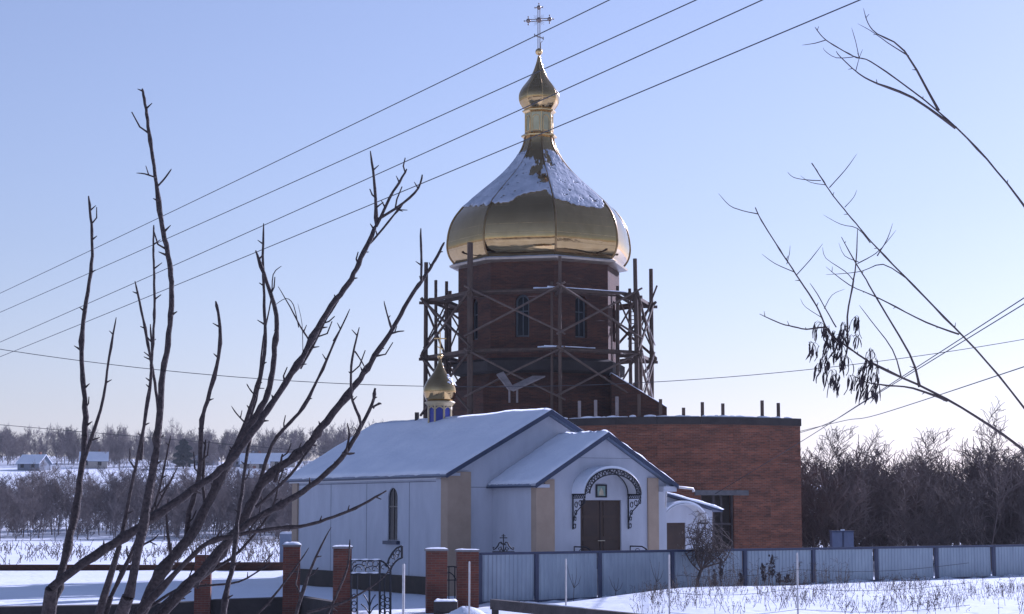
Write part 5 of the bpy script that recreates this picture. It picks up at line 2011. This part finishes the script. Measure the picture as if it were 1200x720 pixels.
def bare_tree(t, x, y, s, rot, label, group, m='farwood', z=None, name='bare_tree'):
    z = gh(x, y) - 0.2 if z is None else z
    root = thing(name, label, 'tree', (x, y, z), group)
    a = quads_obj('trunk', place(t[0], 0, 0, 0, s, rot), M[m], root)
    b = quads_obj('crown', place(t[1], 0, 0, 0, s, rot), M[m], root)
    return root


for (px, D, py, k, lab) in ((1012, 112, 502, 0, 'taller bare tree with open crown rising from the right thicket'),
                            (962, 118, 488, 1, 'thin upright bare tree over the thicket next to the brick corner'),
                            (985, 110, 508, 2, 'twiggy rounded bare tree among the thicket above the cabinet'),
                            (1075, 108, 490, 1, 'spreading bare tree of the thicket further right'),
                            (1150, 112, 470, 0, 'tallest bare tree of the thicket at the far right')):
    p_ = W(px, 640, D)
    hgt = W(px, py, D).z - gh(p_.x, D)
    bare_tree(tall[k], p_.x, D, hgt / 17, k * 1.7, lab, 'bare trees rising from the right thicket', 'farwood2')

# hilltop trees and houses, left background
hill = [(215, 520, 505, 520, 0, 'broad twiggy tree'), (196, 505, 512, 540, 1, 'bare tree'), (176, 500, 520, 560, 2, 'bare tree')]
specs = [(196, 505, 540, 'open bare tree on the hilltop, left of the dense dark tree'),
         (232, 520, 560, 'low bare tree on the hilltop just right of the dense dark tree'),
         (336, 522, 600, 'bare rounded tree on the skyline over the chapel eave'),
         (322, 524, 590, 'small bare tree on the skyline right of the blue-grey house'),
         (176, 530, 520, 'bare hilltop tree furthest left behind the thick shoot'),
         (246, 528, 570, 'small bare hilltop tree between the dense dark tree and the poplar'),
         (140, 518, 540, 'bare hilltop tree beyond the left shoots'),
         (90, 520, 560, 'wide bare hilltop tree at the far left'),
         (30, 515, 540, 'bare hilltop tree nearest the left edge')]
for i, (px, py, D, lab) in enumerate(specs):
    p_ = W(px, 540, D)
    z = gh(p_.x, D)
    hgt = max(5, W(px, py, D).z - z)
    bare_tree(tall[i % 3], p_.x, D, hgt / 12.5, i * 1.3, lab, 'bare trees on the left hilltop')
# poplar: narrow upright crown
pop = gen_tree(rng, 12, 0.25, 0.28, 3, 16, 1.2, 0.035, 0.1, 8)
p_ = W(260, 540, 560)
hgt = W(260, 513, 560).z - gh(p_.x, 560)
bare_tree(pop, p_.x, 560, hgt / 13, 0.4, 'tall narrow poplar on the left hilltop skyline', None, name='poplar_tree')


def evergreen(rng, h, rad):
    tq = QB()
    tq.tube(np.array([[0, 0, 0], [0, 0, h * 0.5], [0, 0, h * 0.97]]), [0.3, 0.18, 0.03], 6)
    n = 2600
    q = []
    for i in range(n):
        z = h * (0.12 + 0.88 * rng.random() ** 0.9)
        rr = rad * (1 - (z / h) ** 2.2) ** 0.6 * (0.35 + 0.65 * rng.random() ** 0.5) * (0.8 + 0.3 * math.sin(z * 2.3))
        a = rng.random() * 2 * PI
        c = np.array([rr * math.cos(a), rr * math.sin(a), z])
        u = np.array([math.cos(a), math.sin(a), -0.35]) * rng.uniform(0.3, 0.7)
        v = rng.normal(0, 0.16, 3)
        q.append([c - u - v, c + u - v, c + u + v, c - u + v])
    return tq.arr(), np.array(q)


ev = evergreen(rng, 12, 4.2)
p_ = W(215, 540, 520)
hgt = W(215, 514, 520).z - gh(p_.x, 520)
root = thing('dense_tree', 'dense dark broad-crowned tree on the left hilltop between bare trees', 'tree', (p_.x, 520, gh(p_.x, 520) - 0.3))
s_ = hgt / 12
quads_obj('trunk', place(ev[0], 0, 0, 0, s_, 0), M['bark'], root)
quads_obj('crown', place(ev[1], 0, 0, 0, s_, 0), M['evergreen'], root)

# far hilltop scrub: one mass
parts = []
for i in range(420):
    x, y = rng.uniform(-190, -40), rng.uniform(520, 600)
    parts.append(place(np.concatenate(bush[rng.integers(3)]), x, y, gh(x, y) - 0.4, rng.uniform(0.9, 2.2), rng.uniform(0, 6.28)))
for i in range(45):
    x, y = rng.uniform(-150, 10), rng.uniform(330, 470)
    parts.append(place(np.concatenate(bush[rng.integers(3)]), x, y, gh(x, y) - 0.4, rng.uniform(0.5, 1.2), rng.uniform(0, 6.28)))
for i in range(160):
    x, y = rng.uniform(30, 190), rng.uniform(420, 600)
    parts.append(place(np.concatenate(bush[rng.integers(3)]), x, y, gh(x, y) - 0.4, rng.uniform(0.4, 0.8), rng.uniform(0, 6.28)))
tag(quads_obj('hilltop_scrub', np.concatenate(parts), M['farwood']), 'bare scrub scattered over the far hillside and its crest', 'scrub', kind='stuff')


def house(px, D, wd, dp, hw, hr, rot, wall, lab):
    wd, dp, hw, hr = wd * 0.72, dp * 0.72, hw * 0.74, hr * 0.74
    p_ = W(px, 545, D)
    z = gh(p_.x, D) - 0.4
    root = thing('house', lab, 'house', (p_.x, D, z), 'houses on the left hillside')
    c, s_ = math.cos(rot), math.sin(rot)
    fn = lambda a, b, zz: (p_.x + a * c - b * s_, D + a * s_ + b * c, z + zz)
    mb = MB().box(-wd / 2, wd / 2, -dp / 2, dp / 2, -1.0, hw, fn)
    for b in (-wd / 2 + 0.01, wd / 2 - 0.01):
        mb.add([fn(b, -dp / 2, hw + 0.002), fn(b, dp / 2, hw + 0.002), fn(b, 0, hr - 0.05)], [(0, 1, 2)])
    mb.build('wall', M[wall], root)
    rf = MB()
    o = 0.4
    k = (hr - hw) / (dp / 2)
    slab(rf, fn(-wd / 2 - o, -dp / 2 - o, hw - k * o), fn(wd / 2 + o, -dp / 2 - o, hw - k * o), fn(wd / 2 + o, 0, hr), fn(-wd / 2 - o, 0, hr), 0.12)
    slab(rf, fn(-wd / 2 - o, 0, hr), fn(wd / 2 + o, 0, hr), fn(wd / 2 + o, dp / 2 + o, hw - k * o), fn(-wd / 2 - o, dp / 2 + o, hw - k * o), 0.12)
    ro = rf.build('roof', M['roofmetal'], root)
    sn = MB()
    u3 = lambda q: (q[0], q[1], q[2] + 0.125)
    slab(sn, *[u3(q) for q in (fn(-wd / 2 - o, -dp / 2 - o, hw - k * o), fn(wd / 2 + o, -dp / 2 - o, hw - k * o), fn(wd / 2 + o, 0, hr), fn(-wd / 2 - o, 0, hr))], 0.15)
    slab(sn, *[u3(q) for q in (fn(-wd / 2 - o, 0, hr), fn(wd / 2 + o, 0, hr), fn(wd / 2 + o, dp / 2 + o, hw - k * o), fn(-wd / 2 - o, dp / 2 + o, hw - k * o))], 0.15)
    sn.build('snow_cover', M['snow'], ro)
    MB().box(wd * 0.2 - 0.3, wd * 0.2 + 0.3, 0.4, 1.0, hr - 0.8, hr + 0.9, fn).build('chimney', M['brick'], root)
    for a in (-wd * 0.28, wd * 0.22):
        MB().box(a - 0.5, a + 0.5, -dp / 2 - 0.05, -dp / 2 - 0.003, 1.0, 2.3, fn).build('window', M['glass'], root)


house(298, 500, 10, 8, 3.2, 6.4, 0.2, 'housewall', 'pale house with broad snowy roof on the left hillside below the skyline')
house(312, 575, 12, 8, 3.2, 5.8, -0.3, 'houseblue', 'blue grey house on the skyline right of the poplar')
house(282, 540, 9, 7, 2.8, 5.2, 0.5, 'houseblue', 'dark house directly below and right of the poplar')
house(242, 560, 8, 7, 2.8, 5.0, -0.2, 'houseblue', 'dark house between the dense dark tree and the poplar')
house(332, 520, 9, 7, 3.0, 5.6, 0.1, 'housewall', 'house with snowy roof just over the chapel eave at left')
house(294, 430, 7, 6, 2.4, 4.6, 0.4, 'houseblue', 'small grey shed-like house lower on the snowy slope')
house(110, 520, 10, 8, 3.2, 6.2, 0.2, 'housewall', 'pale hillside house beyond the left shoots')
house(40, 500, 9, 8, 3.0, 5.8, -0.3, 'houseblue', 'grey hillside house nearest the left edge')

# ------------------------------------------------------------------ bare shrub before the fence
r = np.random.default_rng(77)
sx = W(818, 690, 67.6)
sh = thing('bare_shrub', 'bare twiggy shrub on a crooked stem in front of the fence', 'shrub', (sx.x, 67.6, gh(sx.x, 67.6)))
KS = 67.6 / F
S = lambda px, py, d=0.0: W(px, py, 67.6 + d)
tq = MB()
tq.tube([S(818, 692), S(817.5, 680), S(820, 672), S(823, 666)], [0.075, 0.065, 0.06, 0.05], 7)
tq.build('trunk', M['bark'], sh)
cr_ = MB()
forks = [((822, 668), (815, 652)), ((823, 667), (832, 655)), ((823, 667), (841, 652)), ((822, 668), (825, 646)), ((821, 670), (807, 655)), ((824, 666), (850, 657)), ((823, 667), (837, 640)), ((822, 668), (813, 642))]
for (a, b) in forks:
    d0 = r.uniform(-0.5, 0.5)
    c = (b[0] + r.uniform(-8, 12), b[1] - r.uniform(8, 22))
    main = [S(*a), S((a[0] + b[0]) / 2 + r.uniform(-2, 2), (a[1] + b[1]) / 2, d0 * 0.3), S(*b, d0 * 0.6), S(*c, d0)]
    main = [Vector(q) for q in catmull([tuple(p) for p in main], 5)]
    cr_.tube(main, np.linspace(0.034, 0.014, len(main)), 5)
    for j in range(13):
        p = main[int(r.integers(4, len(main)))]
        ang = r.uniform(0, 2 * PI)
        q = W(828 + 36 * math.cos(ang) * r.uniform(0.3, 1), 632 + 34 * math.sin(ang) * r.uniform(0.3, 1) + (14 if math.cos(ang) > 0.5 else 0), 67.6 + r.uniform(-0.8, 0.8))
        up = Vector((r.uniform(-0.1, 0.1), r.uniform(-0.1, 0.1), r.uniform(0.1, 0.35)))
        pts = [p, p.lerp(q, 0.45) + up, q]
        pts = [Vector(v) for v in catmull([tuple(v) for v in pts], 5)]
        cr_.tube(pts, np.linspace(0.014, 0.006, len(pts)), 4)
        for k in range(5):
            t0 = pts[int(r.integers(3, len(pts)))]
            dv = Vector((r.normal(0, 1), r.normal(0, 0.7), r.normal(0.1, 0.7))).normalized() * r.uniform(0.12, 0.4)
            cr_.tube([t0, t0 + dv * 0.6 + Vector((0, 0, 0.03)), t0 + dv + Vector((0, 0, -0.06))], [0.0075, 0.006, 0.004], 3)
cr_.build('crown', M['twig'], sh)

# ------------------------------------------------------------------ dry weeds
r = np.random.default_rng(5)


def stalk(q, x, y, z, h, lean, w, nside):
    top = np.array([x + lean * h, y + r.normal(0, 0.1) * h, z + h])
    b = np.array([x, y, z - 0.05])
    mid = (top + b) / 2 + np.array([r.normal(0, 0.04), 0, 0])
    q.tube(np.array([b, mid, top]), [w, w * 0.8, w * 0.5], 3)
    for i in range(nside):
        s = r.uniform(0.35, 1.0)
        p = b + (top - b) * s
        d = np.array([r.normal(0, 0.7), r.normal(0, 0.5), r.uniform(-0.2, 0.8)])
        L = h * r.uniform(0.08, 0.25)
        e = p + d * L
        q.tube(np.array([p, p + d * L * 0.5 + np.array([0, 0, 0.02]), e]), [w * 0.7, w * 0.6, w * 0.9], 3)


q = QB()
for i in range(1100):
    # stalks gather in loose clumps over the right field
    cx_, cy_ = r.uniform(3, 17), r.uniform(47, 66)
    if fbm(cx_ * 0.9, cy_ * 0.45) < 0.47 or cy_ > yfence(cx_) - 1.2 or cx_ / cy_ < 0.065:
        continue
    for k in range(r.integers(1, 4)):
        x, y = cx_ + r.normal(0, 0.25), cy_ + r.normal(0, 0.4)
        stalk(q, x, y, gh(x, y), r.uniform(0.10, 0.45), r.normal(0, 0.35), 0.0075, r.integers(1, 6))
for i in range(120):
    x = r.uniform(9, 12.5) if i < 60 else r.uniform(5.5, 9)
    y = yfence(x) - r.uniform(1.5, 5)
    stalk(q, x, y, gh(x, y), r.uniform(0.4, 0.9), r.normal(0, 0.12), 0.008, r.integers(3, 9))
tag(quads_obj('dry_weeds', q.arr(), M['weed']), 'thin dry weed stalks scattered over the snowy field at right', 'weeds', kind='stuff')
q = QB()
for i in range(3000):
    x, y = r.uniform(-45, -8), r.uniform(108, 205)
    if fbm(x * 0.16, y * 0.05 + 9) < 0.47:
        continue
    stalk(q, x, y, gh(x, y), r.uniform(0.2, 0.75), r.normal(0, 0.5), 0.026, r.integers(2, 5))
tag(quads_obj('dry_grass', q.arr(), M['weed']), 'tufts of dry grass poking through the far left snow field', 'dry grass', kind='stuff')

weeds = [(845, 652, 690, 'tall dry weed with ragged seed head by the third navy post from the right'), (838, 668, 690, 'short ragged dry weed immediately right of the bare shrub stem'),
         (905, 650, 686, 'tallest dry weed with dark seed heads before the middle of the right fence'), (894, 661, 688, 'dark seedy dry weed just left of the tallest one'),
         (913, 672, 686, 'stubby dry weed just right of the tallest one'), (868, 672, 690, 'bushy dark dry weed at the foot of the navy fence post'),
         (922, 674, 686, 'thin leaning dry weed near the dark-footed pole')]
for px, y0, y1, lab in weeds:
    p_ = W(px, y1, 66.5)
    z = gh(p_.x, 66.5)
    q = QB()
    h = W(px, y0, 66.5).z - z
    for k in range(3):
        stalk(q, p_.x + r.normal(0, 0.05), 66.5, z, h * r.uniform(0.75, 1), r.normal(0, 0.06), 0.014, 8)
    st_ = q.arr()
    q = QB()
    q.tube(np.array([[p_.x, 66.5, z + h * 0.25], [p_.x, 66.5, z + h * 0.6], [p_.x, 66.5, z + h]]), [0.012, 0.012, 0.01], 4)
    for k in range(26):
        s = r.uniform(0.3, 1)
        c = np.array([p_.x + r.normal(0, 0.05), 66.5 + r.normal(0, 0.05), z + h * s])
        q.tube(np.array([[p_.x, 66.5, c[2] - 0.06], (np.array([p_.x, 66.5, c[2] - 0.03]) + c) / 2, c]), [0.006, 0.006, 0.006], 3)
        q.tube(np.array([c - [0, 0, 0.05], c, c + [0, 0, 0.05]]), [0.008, r.uniform(0.02, 0.045), 0.006], 4)
    root = thing('dry_weed', lab, 'weed', (p_.x, 66.5, z), 'tall dry weeds by the sheet fence')
    l = np.array([p_.x, 66.5, z])
    quads_obj('stem', st_ - l, M['weed'], root)
    quads_obj('seed_heads', q.arr() - l, M['pod'], root)
# thin sapling-like stalks before the left fence panels
for px, y0, y1, lab in ((672, 662, 700, 'faint forked dry stalk before the second fence panel from the left'), (721, 675, 698, 'small forked dry stalk before the third fence panel'), (769, 655, 694, 'forked dry sapling before the third fence panel near the navy post')):
    D = yfence(W(px, 690, 66).x) - 0.6
    p_ = W(px, y1, D)
    z = gh(p_.x, D)
    h = W(px, y0, D).z - z
    m_ = MB()
    b = Vector((p_.x, D, z - 0.1))
    f_ = b + Vector((0.02, 0, h * 0.45))
    m_.tube([b, f_], [0.012, 0.010], 5)
    for dx, hh in ((-0.22, 1.0), (0.12, 0.92), (-0.05, 0.75), (0.26, 0.7)):
        m_.tube([f_, f_ + Vector((dx * 0.6, 0, h * (hh - 0.45) * 0.5)), b + Vector((dx, 0, h * hh + 0.1))], [0.009, 0.007, 0.004], 4)
    tag(m_.build('dry_sapling', M['weed']), lab, 'sapling', 'thin forked stalks before the sheet fence')

# ------------------------------------------------------------------ winter haze
hz = MB().box(-1350, 1350, -750, 1350, -3.2, 38).build('haze', bpy.data.materials.new('winter haze'))
hm = hz.data.materials[0]
hm.use_nodes = True
hn = hm.node_tree
for n_ in list(hn.nodes):
    if n_.type != 'OUTPUT_MATERIAL':
        hn.nodes.remove(n_)
pv = hn.nodes.new('ShaderNodeVolumePrincipled')
pv.inputs['Color'].default_value = (0.80, 0.88, 1.0, 1)
pv.inputs['Density'].default_value = 0.00012
pv.inputs['Anisotropy'].default_value = 0.2
hn.links.new(pv.outputs[0], [n_ for n_ in hn.nodes if n_.type == 'OUTPUT_MATERIAL'][0].inputs['Volume'])
hz['kind'] = 'stuff'
tag(hz, 'thin pale winter haze filling the air over the whole place', 'haze', kind='stuff')
